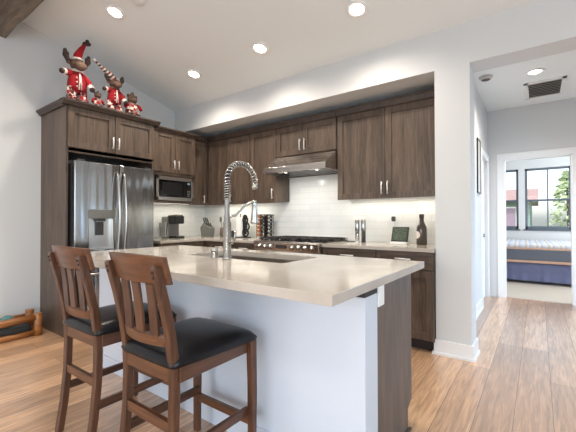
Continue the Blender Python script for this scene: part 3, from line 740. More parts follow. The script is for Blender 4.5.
for k in range(4):
    a = BX0+.024+k*.5625; b = a+.555
    d = shaker(t_, 'B', 0, a, b, .13, .87, .055)
    d.location.y += 0
    for v in d.data.vertices: v.co.y = (v.co.y + t_['_org'][1])*-1 + 2.04 - t_['_org'][1]
    d.data.flip_normals()
mb = MB().box(BX1-.0015, BX1+.006, 1.4915, 1.562, .772, .868, .003)
tag(mb.build('electrical_outlet', M['white']), 'white outlet plate on island end panel under the worktop', 'outlet')

# island worktop with the sink cut-out
SX0, SX1, SY0, SY1 = -2.10, -1.205, 1.597, 2.018
mb = MB(); T0, T1 = CZ-.0395, CZ
xs = [IX0, SX0, SX1, IX1]; ys = [IY0, SY0, SY1, IY1]
V = {}
for i in range(4):
    for j in range(4):
        for k, z in enumerate((T0, T1)): V[i, j, k] = mb.bm.verts.new((xs[i], ys[j], z))
for i in range(3):
    for j in range(3):
        if i == 1 and j == 1: continue
        mb.bm.faces.new((V[i, j, 1], V[i+1, j, 1], V[i+1, j+1, 1], V[i, j+1, 1])); mb.bm.faces.new((V[i, j+1, 0], V[i+1, j+1, 0], V[i+1, j, 0], V[i, j, 0]))
def side(a, b): mb.bm.faces.new((V[a[0], a[1], 0], V[b[0], b[1], 0], V[b[0], b[1], 1], V[a[0], a[1], 1]))
for i in range(3): side((i, 0), (i+1, 0)); side((i+1, 3), (i, 3)); side((3, i), (3, i+1)); side((0, i+1), (0, i))
side((1, 1), (1, 2)); side((1, 2), (2, 2)); side((2, 2), (2, 1)); side((2, 1), (1, 1))
bmesh.ops.recalc_face_normals(mb.bm, faces=mb.bm.faces)
mb._bev([V[i, j, k] for i in range(4) for j in range(4) for k in range(2)] and [], 0)
es = [e for e in mb.bm.edges if len(e.link_faces) == 2 and e.calc_face_angle() > .5]
bmesh.ops.bevel(mb.bm, geom=es, offset=.0025, segments=2, affect='EDGES', profile=.5)
tag(mb.build('countertop', M['quartz']), 'large cream stone island worktop with sink cut-out', 'countertop')
# undermount sink
mb = MB()
g = .006
def sinkshell(mb, e, zt, zb):
    a = [(SX0-e, SY0-e), (SX1+e, SY0-e), (SX1+e, SY1+e), (SX0-e, SY1+e)]
    return [mb.bm.verts.new((x, y, zt)) for x, y in a], [mb.bm.verts.new((x, y, zb)) for x, y in a]
it_, ib_ = sinkshell(mb, .004, T0-.0006, T0-.20); ot_, ob_ = sinkshell(mb, .014, T0-.0006, T0-.21)
for i in range(4):
    j = (i+1) % 4
    mb.bm.faces.new((it_[i], it_[j], ib_[j], ib_[i])); mb.bm.faces.new((ot_[i], ob_[i], ob_[j], ot_[j])); mb.bm.faces.new((it_[i], ot_[i], ot_[j], it_[j]))
mb.bm.faces.new(ib_); mb.bm.faces.new(ob_[::-1]); bmesh.ops.recalc_face_normals(mb.bm, faces=mb.bm.faces)
t_ = thing('kitchen_sink', 'undermount stainless sink set in the island worktop', 'sink', (-1.64, 1.78, T0-.21))
mb.build('basin', M['steeld'], t_)
MB().lathe([(.055, 0), (.055, .003), (.04, .004), (.03, .001), (.0, .001)], (-1.64, 1.78, T0-.20), 20).build('drain', M['chrome'], t_)
# faucet
fx, fy = -1.622, 1.556
t_ = thing('kitchen_faucet', 'tall spring coil pull-down faucet behind the island sink', 'faucet', (fx, fy, CZ))
MB().lathe([(.032, CZ), (.032, CZ+.012), (.026, CZ+.018), (.026, CZ+.235), (.020, CZ+.245), (.020, CZ+.275), (.0165, CZ+.285), (.0165, 1.30), (.014, 1.31)], (fx, fy, 0), 24).build('column', M['chrome'], t_)
arcp = []
for i in range(31):
    s = i/30
    if s < .3: arcp.append((fx, fy, 1.29+(1.42-1.29)*s/.3))
    else:
        a = math.pi*(1-(s-.3)/.7*1.06)
        arcp.append((fx, fy+.135+.135*math.cos(a), 1.42+.125*math.sin(a)))
mbh = MB().tube(arcp, .009, 10); mbh.build('hose', M['greym'], t_)
coil = []
turns = 27; NP = turns*10
P3 = [Vector(p) for p in arcp]
def along(s):
    q = s*(len(P3)-1); i = min(int(q), len(P3)-2); return P3[i].lerp(P3[i+1], q-i), (P3[i+1]-P3[i]).normalized()
for i in range(NP+1):
    s = i/NP; c, tn = along(s); sx = Vector((1, 0, 0)); sy = tn.cross(sx).normalized(); a = 2*math.pi*turns*s
    coil.append(c+.0178*(math.cos(a)*sx+math.sin(a)*sy))
MB().tube(coil, .0052, 6).build('spring_coil', M['chrome'], t_)
ex = arcp[-1]
MB().lathe([(.02, 0), (.02, .02), (.016, .03)], (ex[0], ex[1], ex[2]-.012), 18).build('spring_collar', M['chrome'], t_)
MB().tube([(fx, fy+.01, 1.185), (fx, fy+.08, 1.20), (fx, fy+.16, 1.262), (fx, fy+.235, 1.292), (fx, fy+.265, 1.288)], .0095, 10).build('docking_arm', M['chrome'], t_)
hx = fy+.265
MB().lathe([(.016, 1.305), (.021, 1.296), (.021, 1.27), (.019, 1.262), (.023, 1.20), (.029, 1.15), (.029, 1.142), (.02, 1.14)], (fx, hx, 0), 20).build('spray_head', M['chrome'], t_)
MB().tube([(fx+.02, fy, 1.02), (fx+.05, fy, 1.02), (fx+.07, fy-.0, 1.05), (fx+.075, fy, 1.10)], .007, 8).build('lever', M['chrome'], t_)
t_ = thing('soap_dispenser', 'short steel soap dispenser beside the tall faucet', 'soap dispenser', (-1.745, 1.56, CZ))
MB().lathe([(.025, CZ), (.025, CZ+.006), (.021, CZ+.01), (.021, CZ+.045)], (-1.745, 1.56, 0), 20).build('body', M['chrome'], t_)
MB().lathe([(.022, CZ+.0455), (.0225, CZ+.048), (.0225, CZ+.062), (.019, CZ+.065)], (-1.745, 1.56, 0), 20).build('cap', M['chrome'], t_)

# ------------------------------------------------------------------ bar stools
def arc_board(mb, hw, yc, bow, zb, zt, th, lean, crownz=0., n=14):
    """board curved in plan; yc(z) gives the centre-line depth at its ends"""
    rows = []
    for i in range(n+1):
        u = -1+2*i/n; x = hw*u; off = -bow*(1-u*u)
        zt_ = zt+crownz*(1-u*u)
        rows.append([mb.bm.verts.new((x, yc(z)+off+d, z)) for z, d in ((zb, -th/2), (zb, th/2), ((zb+zt_)/2, th/2), (zt_, th/2), (zt_, -th/2), ((zb+zt_)/2, -th/2))])
    fs = []
    for A, B in zip(rows, rows[1:]):
        for k in range(6):
            f = mb.bm.faces.new((A[k], B[k], B[(k+1) % 6], A[(k+1) % 6])); fs.append(f)
    fs.append(mb.bm.faces.new(rows[0])); fs.append(mb.bm.faces.new(rows[-1][::-1]))
    bmesh.ops.recalc_face_normals(mb.bm, faces=fs)
    es = [e for e in mb.bm.edges if len(e.link_faces) == 2 and e.calc_face_angle() > .9]
    bmesh.ops.bevel(mb.bm, geom=es, offset=.003, segments=2, affect='EDGES', profile=.5)
    return mb
POST = [(-.252, 0), (-.228, .16), (-.211, .34), (-.207, .50), (-.211, .60), (-.228, .72), (-.256, .85), (-.292, .982)]
def post_y(z):
    for (y0, z0), (y1, z1) in zip(POST, POST[1:]):
        if z0 <= z <= z1: return y0+(y1-y0)*(z-z0)/(z1-z0)
    return POST[-1][0]+(POST[-1][0]-POST[-2][0])/(POST[-1][1]-POST[-2][1])*(z-POST[-1][1])
def make_stool():
    t = thing('bar_stool', 'walnut stained slat back bar stool with black seat nearer the fridge', 'bar stool', (0, 0, 0), 'bar stools at the island')
    hx, fxw = .169, .203
    for s in (-1, 1):
        w = .0175
        L_ = [(y-.017, z) for y, z in POST]; R_2 = [(y+.019, z) for y, z in POST]
        top = [(POST[-1][0]-.013, .994), (POST[-1][0]+.012, .993)]
        poly = L_ + top + R_2[::-1]
        l = MB().prism(poly, 'x', s*hx-w, s*hx+w, .004).build('leg', M['chair'], t)
        bl = MB()
        for z in (.950, .970):
            y = post_y(z)-.0175
            bl.lathe([(.0065, 0), (.0065, .003), (.004, .0045)], (s*hx, y, z), 10, Matrix.Rotation(R90, 4, 'X'))
        bl.build('bolt_head', M['toe'], l)
    for s in (-1, 1):
        x = s*fxw
        MB().prism([(.188, .585), (.228, .585), (.232, .35), (.226, 0), (.198, 0), (.196, .35)], 'x', x-.019, x+.019, .004).build('leg', M['chair'], t)
    mb = MB()
    mb.box(-hx+.018, hx-.018, -.222, -.200, .525, .588, .003)
    mb.build('seat_rail', M['chairx'], t)
    MB().box(-fxw+.018, fxw-.018, .200, .222, .525, .588, .003).build('seat_rail', M['chairx'], t)
    for s in (-1, 1):
        MB().prism([(-.200, .525), (.20, .525), (.20, .588), (-.200, .588)], 'x', s*.186-.011, s*.186+.011, .003).build('seat_rail', M['chairy'], t)
    # stretchers
    MB().box(-hx+.018, hx-.018, post_y(.345)-.011, post_y(.345)+.011, .322, .366, .003).build('stretcher', M['chairx'], t)
    MB().box(-fxw+.018, fxw-.018, .203, .225, .168, .208, .003).build('stretcher', M['chairx'], t)
    for s in (-1, 1):
        MB().box(s*.18-.010, s*.18+.010, post_y(.235), .205, .215, .255, .003).build('stretcher', M['chairy'], t)
    # cushion: pillow-edged pad
    mb = MB(); n = 18; G = {}
    def sup(u): return max(0., 1-abs(u)**7)
    for i in range(n+1):
        for j in range(n+1):
            u = -1+2*i/n; v = -1+2*j/n
            u = math.copysign(abs(u)**.7, u); v = math.copysign(abs(v)**.7, v)
            hw = .198+.036*(v+1)/2
            corner = 1-.035*(abs(u)**6*abs(v)**6)
            G[i, j] = mb.bm.verts.new((hw*u*corner, -.002+.236*v*corner, .598+.044*(sup(u)*sup(v))**.5+.008*(1-u*u)*(1-v*v)))
    fs = []
    for i in range(n):
        for j in range(n): fs.append(mb.bm.faces.new((G[i, j], G[i+1, j], G[i+1, j+1], G[i, j+1])))
    ring = [G[i, 0] for i in range(n)]+[G[n, j] for j in range(n)]+[G[i, n] for i in range(n, 0, -1)]+[G[0, j] for j in range(n, 0, -1)]
    low = [mb.bm.verts.new((v.co.x*.985, (v.co.y+.002)*.985-.002, .586)) for v in ring]
    for i in range(len(ring)): fs.append(mb.bm.faces.new((ring[i], low[i], low[(i+1) % len(low)], ring[(i+1) % len(low)])))
    fs.append(mb.bm.faces.new(low))
    bmesh.ops.recalc_face_normals(mb.bm, faces=fs)
    for f in fs: f.smooth = True
    mb.build('seat_cushion', M['leather'], t)
    # back
    arc_board(MB(), .198, lambda z: post_y(z)+.032, .034, .918, 1.028, .022, 0, .006).build('top_rail', M['chairx'], t)
    arc_board(MB(), hx-.016, lambda z: post_y(z)+.004, .026, .664, .708, .024, 0, 0).build('lower_back_rail', M['chairx'], t)
    for x in (-.092, 0, .092):
        f = 1-(x/.2)**2
        pts = []
        for z in (.702, .78, .85, .915):
            k = (z-.702)/.213
            yc = post_y(z)+.004+.030*k-(.026+.006*k)*f
            pts.append((yc, z))
        MB().prism([(y-.006, z) for y, z in pts]+[(y+.006, z) for y, z in pts[::-1]], 'x', x-.027, x+.027, .002).build('slat', M['chair'], t)
    return t
st = make_stool()
st2 = copy_tree(st)
st.location = (-1.982, 1.048, 0); st.rotation_euler = (0, 0, .012)
st2.location = (-1.338, 1.042, 0); st2.rotation_euler = (0, 0, .005)
st2['label'] = 'walnut stained slat back bar stool with black seat farther from the fridge'

# ------------------------------------------------------------------ items on the worktops
# coffee machine
cx, cy = -4.17, 2.98
t_ = thing('coffee_machine', 'black single serve coffee machine on worktop beside the fridge', 'coffee machine', (cx, cy, CZ))
MB().box(cx-.17, cx-.02, cy-.095, cy+.095, CZ, CZ+.30, .012).build('body', M['grey'], t_)
MB().box(cx-.06, cx+.13, cy-.075, cy+.075, CZ+.20, CZ+.315, .018).build('brew_head', M['black'], t_)
MB().box(cx-.03, cx+.14, cy-.07, cy+.07, CZ, CZ+.03, .006).build('drip_tray', M['black'], t_)
MB().tube([(cx-.05, cy-.06, CZ+.315), (cx+.10, cy-.06, CZ+.322), (cx+.10, cy+.06, CZ+.322), (cx-.05, cy+.06, CZ+.315)], .008, 8).build('lid_handle', M['chrome'], t_)
tk = MB().box(cx-.15, cx-.0, cy-.15, cy-.098, CZ+.02, CZ+.22, .012).build('water_tank', M['clear'], t_)
MB().tube([(cx+.01, cy-.125, CZ+.21), (cx+.05, cy-.15, CZ+.20), (cx+.055, cy-.16, CZ+.12), (cx+.04, cy-.15, CZ+.05), (cx+.0, cy-.125, CZ+.04)], .008, 8).build('tank_handle', M['black'], tk)
# knife block
kx, ky = -4.11, 3.52
t_ = thing('knife_block', 'grey knife block full of knives in the worktop corner', 'knife block', (kx, ky, CZ))
MB().prism([(kx-.07, CZ), (kx+.10, CZ), (kx+.12, CZ+.13), (kx-.02, CZ+.21), (kx-.09, CZ+.14)], 'y', ky-.055, ky+.055, .004).build('block', M['grey'], t_)
for i, (dx, dy, ll) in enumerate(((.0, -.035, .10), (.0, 0, .11), (.0, .035, .10), (.045, -.03, .085), (.045, .01, .085), (.085, -.02, .07), (.085, .02, .07))):
    b0 = Vector((kx+dx-.005, ky+dy, CZ+.195-dx*.62)); dr = Vector((-.38, 0, .92))
    MB().tube([b0-dr*.01, b0+dr*ll*.5, b0+dr*ll], [.009, .011, .009], 8).build('knife_handle', M['greym'], t_)
# utensil crock
ux, uy = -3.82, 3.60
t_ = thing('utensil_crock', 'small dark crock on worktop behind the tall faucet', 'crock', (ux, uy, CZ))
MB().lathe([(.05, CZ), (.06, CZ+.01), (.064, CZ+.07), (.058, CZ+.14), (.053, CZ+.14), (.055, CZ+.03), (.0, CZ+.03)], (ux, uy, 0), 20).build('crock', mat('brown_stoneware', rgb(110, 92, 84), .4), t_)
def utensil(name, dx, dy, tip, r, m, label):
    b0 = Vector((ux+dx, uy+dy, CZ+.035)); e = Vector(tip)
    t = thing(name, label, 'utensil', b0, 'utensils in the crock')
    MB().tube([b0, e], .006, 8).build('handle', M[m], t)
    MB().ball(e, r, seg=12).build('head', M[m], t)
utensil('wooden_spoon', -.02, 0, (ux-.07, uy, CZ+.26), (.026, .012, .045), 'grey', 'grey spoon leaning in the small dark crock')
utensil('spatula', .015, .01, (ux+.02, uy+.02, CZ+.25), (.022, .006, .04), 'black', 'black flat spatula standing in the small dark crock')
utensil('ladle', .02, -.01, (ux+.04, uy-.02, CZ+.21), (.025, .022, .02), 'black', 'black ladle standing low in the small dark crock')
mb = MB().lathe([(.028, CZ), (.03, CZ+.01), (.026, CZ+.06), (.03, CZ+.09), (.012, CZ+.10)], (-3.60, 3.56, 0), 16)
tag(mb.build('pepper_pot', M['black']), 'little black pot on worktop between crock and paper towel', 'pot')
# paper towel holder
px, py = -3.50, 3.62
t_ = thing('paper_towel_holder', 'black scrolled iron paper towel holder behind the faucet arm', 'paper towel holder', (px+.06, py, CZ))
mb = MB().lathe([(.075, CZ), (.075, CZ+.008), (.06, CZ+.012)], (px, py, 0), 24).box(px+.06, px+.17, py-.05, py+.05, CZ, CZ+.012, .003)
mb.build('base', M['black'], t_)
MB().tube([(px, py, CZ), (px, py, CZ+.325)], .006, 8).ball((px, py, CZ+.33), .012, seg=10).build('spindle', M['black'], t_)
mb = MB().tube([(px+.10, py-.02, CZ+.008), (px+.10, py-.02, CZ+.30)], .008, 8)
for cz_, r_, dx in ((.07, .052, .13), (.16, .055, .145), (.25, .045, .125), (.20, .034, .122), (.11, .034, .122), (.29, .03, .122)):
    mb.tube([(px+dx+r_*math.cos(a*.393), py-.03, CZ+cz_+r_*math.sin(a*.393)) for a in range(16)], .012, 6, closed=True)
    mb.ball((px+dx, py-.03, CZ+cz_), (.02, .014, .02), seg=8)
mb.build('scrollwork', M['black'], t_)
mb = MB().lathe([(.062, CZ+.014), (.064, CZ+.02), (.064, CZ+.288), (.062, CZ+.292), (.02, CZ+.292), (.02, CZ+.014), (.062, CZ+.014)], (px, py, 0), 28, ring=True)
tag(mb.build('paper_towel_roll', M['paper']), 'white paper towel roll on the black scrolled holder', 'paper towel')
# revolving spice rack: each jar a thing of its own
sx, sy = -3.03, 3.62
t_ = thing('spice_rack', 'black square revolving spice tower on worktop beside the range', 'spice rack', (sx, sy, CZ))
mb = MB().lathe([(.085, CZ), (.085, CZ+.012), (.05, CZ+.016)], (sx, sy, 0), 24)
mb.build('base', M['black'], t_)
mb = MB().box(sx-.03, sx+.03, sy-.03, sy+.03, CZ+.015, CZ+.31, .002).box(sx-.088, sx+.088, sy-.088, sy+.088, CZ+.318, CZ+.328, .003)
for a in (-.086, -.004, .078):
    for s in (-1, 1):
        mb.box(sx+a, sx+a+.008, sy+s*.082-.004, sy+s*.082+.004, CZ+.015, CZ+.32); mb.box(sx+s*.082-.004, sx+s*.082+.004, sy+a, sy+a+.008, CZ+.015, CZ+.32)
for q in range(1, 7): mb.box(sx-.056, sx+.056, sy-.056, sy+.056, CZ+.022+q*.05, CZ+.0255+q*.05)
mb.build('frame', M['black'], t_)
def jar(loc, rz, label, m):
    t = thing('spice_jar', label, 'jar', (0, 0, 0), 'spice jars in the revolving rack')
    ax = Matrix.Rotation(R90, 4, 'X')      # axis towards -y
    MB().lathe([(.020, -.012), (.0225, -.008), (.0225, .0), (.019, .006)], (0, 0, 0), 14, ax).build('glass', M[m], t)
    MB().lathe([(.0205, .004), (.0215, .006), (.0215, .024), (.018, .026)], (0, 0, 0), 14, ax).build('lid', M['copper'] if m == 'copper' else M['chrome'], t)
    t.location = loc; t.rotation_euler = (.25, 0, rz)
    return t
jw = jar((0, 0, 0), 0, 'rust coloured spice jar with copper toned lid in the revolving rack', 'copper')
jb = jar((0, 0, 0), 0, 'dark spice jar with silver lid in the revolving rack', 'bottle')
first = {0: True, 1: True}
for r in range(6):
    for k in range(2):
        for fce in range(2):
            kind = 0 if (fce == 0 and k == 0) else 1
            src = (jw, jb)[kind]
            o = src if first[kind] else copy_tree(src)
            first[kind] = False
            z = CZ+.05+r*.05; a = -.041+.082*k
            if fce == 0: o.location = (sx+a, sy-.080, z); o.rotation_euler = (0, 0, 0)
            else: o.location = (sx+.080, sy+a, z); o.rotation_euler = (0, 0, R90)
# grinders
def grinder(x, y, m1, m2, label):
    t = thing('spice_grinder', label, 'grinder', (x, y, CZ), 'grinders beside the range')
    MB().lathe([(.026, CZ), (.026, CZ+.006), (.024, CZ+.01), (.024, CZ+.125)], (x, y, 0), 20).build('body', M[m1], t)
    MB().lathe([(.0255, CZ+.125), (.0265, CZ+.13), (.0265, CZ+.245), (.022, CZ+.255)], (x, y, 0), 20).build('grinder_head', M[m2], t)
grinder(-1.658, 3.60, 'clear', 'steelv', 'steel topped grinder with clear lower half nearer the range')
grinder(-1.583, 3.60, 'black', 'steelv', 'steel topped grinder with black lower half')
# charging cord lying on the worktop behind the range edge
o = MB().tube([(-1.83, 3.64, CZ+.006), (-1.79, 3.62, CZ+.005), (-1.745, 3.64, CZ+.005), (-1.70, 3.66, CZ+.006)], .005, 6).build('cord', M['black'])
tag(o, 'short black cord on worktop between grates and grinders', 'cord')
# digital frame on a white dock
dx, dy = -1.165, 3.56
t_ = thing('digital_display', 'tilted dark framed picture display on white dock', 'display', (dx, dy, CZ))
MB().box(dx-.085, dx+.085, dy-.045, dy+.055, CZ, CZ+.025, .006).build('dock', M['white'], t_)
tm = Matrix.Translation((dx, dy-.02, CZ+.022)) @ Matrix.Rotation(-.38, 4, 'X')
MB().box(-.085, .085, -.008, .012, 0, .165, .004, tm).build('frame', M['black'], t_)
MB().box(-.073, .073, -.0095, -.0075, .014, .152, 0, tm).build('screen', M['screen'], t_)
MB().prism([(dy-.0, CZ+.02), (dy+.05, CZ+.02), (dy+.055, CZ+.05), (dy+.035, CZ+.12)], 'x', dx-.03, dx+.03).build('stand', M['black'], t_)
t_ = thing('power_adapter', 'dark plug adapter in wall outlet above the display', 'plug', (-1.29, YK-.03, 1.17))
MB().box(-1.312, -1.268, YK-.05, YK-.0195, 1.147, 1.203, .012).build('plug_body', M['greym'], t_)
MB().tube([(-1.29, YK-.045, 1.147), (-1.288, YK-.05, 1.09), (-1.27, YK-.06, 1.02), (-1.24, YK-.08, .95), (-1.20, 3.635, CZ+.006)], .004, 6).build('cord', M['white'], t_)
def outlet(loc, side, label):
    x, y, z = loc
    t = thing('electrical_outlet', label, 'outlet', loc)
    if side == 'B':
        MB().box(x-.036, x+.036, y-.0055, y, z-.058, z+.058, .003).build('plate', M['white'], t); MB().box(x-.017, x+.017, y-.008, y-.0055, z-.033, z+.033, .002).build('socket', M['trim'], t)
    else:
        MB().box(x, x+.0055, y-.036, y+.036, z-.058, z+.058, .003).build('plate', M['white'], t); MB().box(x+.0055, x+.008, y-.017, y+.017, z-.033, z+.033, .002).build('socket', M['trim'], t)
outlet((-1.29, YK-.0105, 1.16), 'B', 'white wall outlet holding the dark adapter above the display')
outlet((XW+.0105, 3.50, 1.185), 'L', 'white wall outlet on tile between coffee machine and knife block')
# decorative bottle
bx, by = -.945, 3.56
t_ = thing('bottle', 'dark glass bottle with round pale label at worktop end', 'bottle', (bx, by, CZ))
MB().lathe([(.0, CZ+.004), (.046, CZ+.002), (.05, CZ+.01), (.05, CZ+.15), (.046, CZ+.18), (.03, CZ+.215), (.022, CZ+.235), (.021, CZ+.285)], (bx, by, 0), 28).build('glass', M['bottle'], t_)
MB().lathe([(.0215, CZ+.268), (.024, CZ+.27), (.024, CZ+.305), (.020, CZ+.308)], (bx, by, 0), 20).build('cap', M['greym'], t_)
mb = MB(); ctr = None; n = 14; pts = []
aa = math.radians(225)
rings = []
for rr in (0.001, .015, .03, .038):
    rings.append([mb.bm.verts.new((bx+.0512*math.cos(aa+rr*math.cos(q*2*math.pi/n)/.05), by+.0512*math.sin(aa+rr*math.cos(q*2*math.pi/n)/.05), CZ+.10+rr*math.sin(q*2*math.pi/n))) for q in range(n)])
for A, B in zip(rings, rings[1:]):
    for q in range(n): mb.bm.faces.new((A[q], A[(q+1) % n], B[(q+1) % n], B[q]))
mb.bm.faces.new(rings[0])
r_ = bmesh.ops.recalc_face_normals(mb.bm, faces=mb.bm.faces)
mb.build('label_disc', M['fur'], t_)

# ------------------------------------------------------------------ picture in the hall
t_ = thing('picture_frame', 'thin black framed picture hanging on the hall side wall', 'picture', (-.62, 4.98, 1.5))
y0, y1, z0, z1 = 4.84, 5.12, 1.50, 2.19
MB().box(-.619, -.603, y0, y0+.018, z0, z1, .002).box(-.619, -.603, y1-.018, y1, z0, z1, .002).box(-.619, -.603, y0, y1, z1-.018, z1, .002).box(-.619, -.603, y0, y1, z0, z0+.018, .002).build('frame', M['black'], t_)
MB().box(-.618, -.608, y0+.02, y1-.02, z0+.02, z1-.02).build('print', M['photo'], t_)

# ------------------------------------------------------------------ bed
bx0, bx1, by0, by1 = -.62, 1.05, 7.55, 9.45
t_ = thing('bed', 'bed with dark patterned quilt and navy skirt in the bedroom', 'bed', (.2, 8.5, 0))
MB().box(bx0+.04, bx1-.04, by0+.05, by1, .30, .64, .05).build('mattress', M['white'], t_)
def drape(z_top, z_bot, out, amp, m, name, n=90, th=.01):
    mb = MB(); rows = []
    path = [(bx0, by1), (bx0, by0), (bx1, by0), (bx1, by1)]
    seg = []
    for (a, b) in zip(path, path[1:]):
        k = n
        for i in range(k): seg.append((a[0]+(b[0]-a[0])*i/k, a[1]+(b[1]-a[1])*i/k, b[1]-a[1], a[0]-b[0]))
    for i, (x, y, nx, ny) in enumerate(seg):
        l = math.hypot(nx, ny); nx, ny = -nx/l*-1, -ny/l*-1
        w = amp*math.sin(i*.75)+amp*.5*math.sin(i*.31)
        r = []
        for z in (z_top, (z_top+z_bot)/2, z_bot):
            k = (z_top-z)/(z_top-z_bot)
            r.append(mb.bm.verts.new((x+nx*(out+w*k), y+ny*(out+w*k), z)))
        rows.append(r)
    for A, B in zip(rows, rows[1:]):
        for q in range(2):
            f = mb.bm.faces.new((A[q], B[q], B[q+1], A[q+1])); f.smooth = True
    bmesh.ops.solidify(mb.bm, geom=mb.bm.faces[:], thickness=th)
    return mb.build(name, M[m], t_)
drape(.40, .06, -.02, .012, 'bedskirt', 'bed_skirt')
MB().box(bx0+.001, bx1-.001, by0+.001, by1, .405, .66, .05).build('quilt', M['quilt'], t_)
MB().box(bx0-.005, bx1+.005, by0-.008, by1-.02, .385, .43, .012).build('quilt_border', M['quiltband'], t_)
MB().box(bx0-.003, bx1+.003, by0-.004, by1-.02, .622, .654, .015).build('quilt_edge', M['quiltband'], t_)
MB().box(bx0+.02, bx1-.02, by0+.03, by1-.05, .645, .715, .034).build('folded_cover', M['quilttop'], t_)
for (x, y) in ((bx0+.08, by0+.06), (bx1-.08, by0+.06), (bx0+.08, by1-.08), (bx1-.08, by1-.08)):
    MB().tube([(x, y, .008), (x, y, .31)], .025, 10).build('leg', M['toe'], t_)

# ------------------------------------------------------------------ plush toys on the fridge surround
TZ = 2.3712
def plush_moose(x, y, s, label, hat, lean=0.):
    """seated/standing soft moose facing the room (+x)"""
    t = thing('plush_moose', label, 'plush toy', (x, y, TZ), 'plush toys on the fridge surround')
    def P(d, u, z): return (x+d*s, y+u*s, TZ+.016+z*s)
    for u in (-.055, .055):
        MB().tube([P(.02, u, .0), P(.0, u, .05), P(0, u*.9, .17)], [.045*s, .052*s, .055*s], 12).ball(P(.045, u, .028), (.07*s, .045*s, .028*s), seg=12).build('leg', M['plaid'], t)
    b = MB().lathe([(.03, .12), (.095, .13), (.10, .20), (.085, .30), (.06, .37), (.03, .39)], (0, 0, 0), 20)
    for v in b.bm.verts: v.co = Vector(P(v.co.x*.8, v.co.y, v.co.z))
    bo = b.build('jacket', M['red'], t)
    MB().tube([P(.085, -.012, .14), P(.088, -.006, .22), P(.07, 0, .33)], .008*s, 6).tube([P(.085, .014, .14), P(.088, .010, .22), P(.07, .004, .33)], .006*s, 6).build('trim_band', M['fur'], bo)
    for z in (.17, .22, .27): MB().ball(P(.09-(z-.17)*.08, -.035, z), .009*s, seg=8).build('button', M['fur'], bo)
    hands = []
    for sg, tip in ((-1, (.05, -.145, .31)), (1, (.09, .105, .20))):
        a = MB().tube([P(0, sg*.055, .33), P(.03, sg*.11, (.33+tip[2])/2+.0), P(*tip)], [.036*s, .036*s, .032*s], 12).build('arm', M['red'], t)
        c = Vector(P(*tip)); dr = (c-Vector(P(0, sg*.055, .33))).normalized()
        MB().ball(c+dr*.006*s, .036*s, seg=10).build('cuff', M['fur'], a)
        MB().ball(c+dr*.038*s, .030*s, seg=10).build('hand', M['dkbrown'], a)
    h = MB().ball(P(.01, 0, .44), (.075*s, .075*s, .07*s)).ball(P(.06, 0, .41), (.075*s, .06*s, .05*s)).build('head', M['brown'], t)
    MB().ball(P(.105, 0, .405), (.045*s, .06*s, .046*s)).build('muzzle', M['muzzle'], h)
    MB().ball(P(.07, -.028, .472), .010*s, seg=8).ball(P(.07, .028, .472), .010*s, seg=8).build('eye', M['black'], h)
    for sg in (-1, 1):
        MB().tube([P(0, sg*.055, .47), P(.0, sg*.095, .475), P(.0, sg*.118, .52), P(.0, sg*.125, .585)], [.016*s, .026*s, .032*s, .016*s], 10).ball(P(0, sg*.10, .54), (.016*s, .02*s, .024*s), seg=8).build('antler', M['dkbrown'], h)
        MB().ball(P(0, sg*.085, .445), (.012*s, .03*s, .018*s), seg=8).build('ear', M['brown'], h)
    if hat == 'red':
        c = MB().tube([P(0, 0, .49), P(0, .01, .56), P(0, .045, .64), P(0, .085, .715)], [.052*s, .043*s, .03*s, .016*s], 14).build('hat', M['red'], h)
        MB().tube([P(.048*math.cos(a), .048*math.sin(a), .505) for a in [k*math.pi/8 for k in range(16)]], .014*s, 8, closed=True).build('hat_brim', M['fur'], c)
        mb = MB()
        for k in range(7): mb.ball(P(.02*math.cos(k), .10+.026*math.sin(k*2.1), .73+.018*math.cos(k*1.7)), .022*s, seg=8)
        mb.build('pompom', M['dkbrown'], c)
    else:
        c = MB().tube([P(0, -.01, .49), P(0, -.06, .55), P(0, -.15, .60), P(0, -.27, .68)], [.06*s, .045*s, .03*s, .014*s], 14).build('hat', M['stripe'], h)
        MB().ball(P(0, -.29, .695), .024*s, seg=8).build('pompom', M['fur'], c)
    # scarf
    MB().tube([P(.055*math.cos(a), .06*math.sin(a), .365) for a in [k*math.pi/8 for k in range(16)]], .016*s, 8, closed=True).build('scarf', M['fur'] if hat == 'red' else M['muzzle'], t)
    return t
plush_moose(-3.90, 1.592, .92, 'large plush moose in red jacket and tall red pointed hat', 'red')
plush_moose(-3.90, 1.985, .76, 'mid sized plush moose with long striped hat in red jacket', 'stripe')
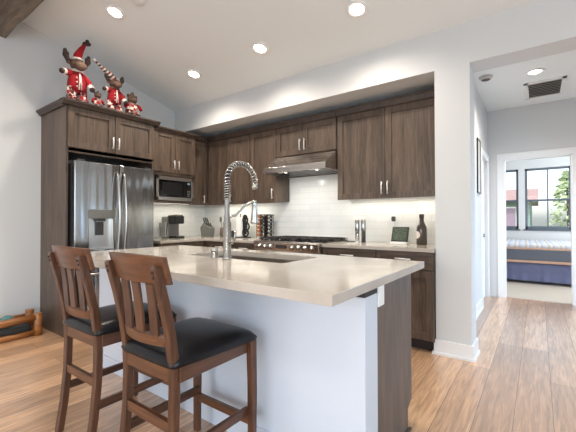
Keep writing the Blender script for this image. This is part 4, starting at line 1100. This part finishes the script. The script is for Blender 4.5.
def plush_small(x, y, s, label, capm, armup):
    t = thing('plush_toy', label, 'plush toy', (x, y, TZ), 'plush toys on the fridge surround')
    def P(d, u, z): return (x+d*s, y+u*s, TZ+.016+z*s)
    b = MB().lathe([(.03, .0), (.085, .012), (.10, .07), (.085, .15), (.05, .21), (.02, .23)], (0, 0, 0), 18)
    for v in b.bm.verts: v.co = Vector(P(v.co.x*.85, v.co.y, v.co.z))
    b.build('body', M['plaid'], t)
    h = MB().ball(P(.01, 0, .26), (.065*s, .07*s, .065*s)).build('head', M['brown'], t)
    MB().ball(P(.065, 0, .245), (.03*s, .038*s, .03*s), seg=10).build('muzzle', M['muzzle'], h)
    MB().ball(P(.062, -.026, .285), .009*s, seg=8).ball(P(.062, .026, .285), .009*s, seg=8).build('eye', M['black'], h)
    MB().tube([P(0, 0, .305), P(0, 0, .34), P(0, .012, .385)], [.05*s, .032*s, .008*s], 12).build('cap', M[capm], h)
    for sg in (-1, 1):
        MB().ball(P(0, sg*.06, .31), (.014*s, .024*s, .03*s), seg=8).build('ear', M['dkbrown'], h)
        MB().tube([P(0, sg*.06, .19), P(.02, sg*.11, .14 if not armup else .17), P(.04, sg*.125, .08 if not armup else .12)], [.026*s, .026*s, .022*s], 10).build('arm', M['red'], t)
        MB().ball(P(.07, sg*.055, .02), (.05*s, .035*s, .024*s), seg=10).build('foot', M['dkbrown'], t)
    return t
plush_small(-3.845, 1.775, .48, 'small brown plush animal in plaid sitting between the two moose', 'dkbrown', False)
plush_small(-3.88, 2.185, .78, 'small plaid plush animal nearest the end of the fridge surround', 'brown', True)

# ------------------------------------------------------------------ rustic log pet bed by the wall
lx0, lx1, ly0, ly1 = -4.40, -4.13, .30, 1.33
t_ = thing('pet_bed', 'low rustic log framed pet bed with dark cushion by the white wall', 'pet bed', (-4.27, .8, 0))
def log(pts, r, name='rail'):
    pp = []; rr = []
    for (a, b) in zip(pts, pts[1:]):
        for i in range(6):
            v = Vector(a).lerp(Vector(b), i/6); pp.append(v+Vector((random.uniform(-.006, .006), 0, random.uniform(-.008, .008)))); rr.append(r*random.uniform(.85, 1.18))
    pp.append(Vector(pts[-1])); rr.append(r)
    return MB().tube(pp, rr, 12).build(name, M['logw'], t_)
log([(lx1, ly0, .15), (lx1, ly1-.03, .185)], .034)
log([(lx1, ly0, .035), (lx1, ly1-.03, .035)], .028)
log([(lx0+.04, ly0, .16), (lx0+.04, ly1-.03, .16)], .03)
log([(lx0+.05, ly1-.02, .17), (lx1, ly1-.02, .17)], .03)
log([(lx0+.05, ly1-.02, .04), (lx1, ly1-.02, .04)], .028)
log([(lx0+.05, ly0, .15), (lx1, ly0, .15)], .03)
for (x, y) in ((lx1, ly1), (lx1, ly0), (lx0+.04, ly1), (lx0+.04, ly0)):
    MB().tube([(x, y, 0), (x+.004, y, .10), (x, y, .225)], [.042, .038, .04], 12).build('leg', M['logw'], t_)
MB().box(lx0+.06, lx1-.03, ly0+.04, ly1-.04, .03, .12, .03).build('cushion', M['greym'], t_)
o = MB().ball((-4.245, .86, .192), (.05, .15, .068)).build('blanket', M['fur']); tag(o, 'crumpled pale blanket lying in the log pet bed', 'blanket')
o = MB().ball((-4.245, 1.11, .176), (.045, .06, .052)).build('plush_ball', M['teal']); tag(o, 'teal soft toy lying in the log pet bed', 'pet toy')

for o in bpy.data.objects:
    for k in ('_org', '_loc0'):
        if k in o: del o[k]
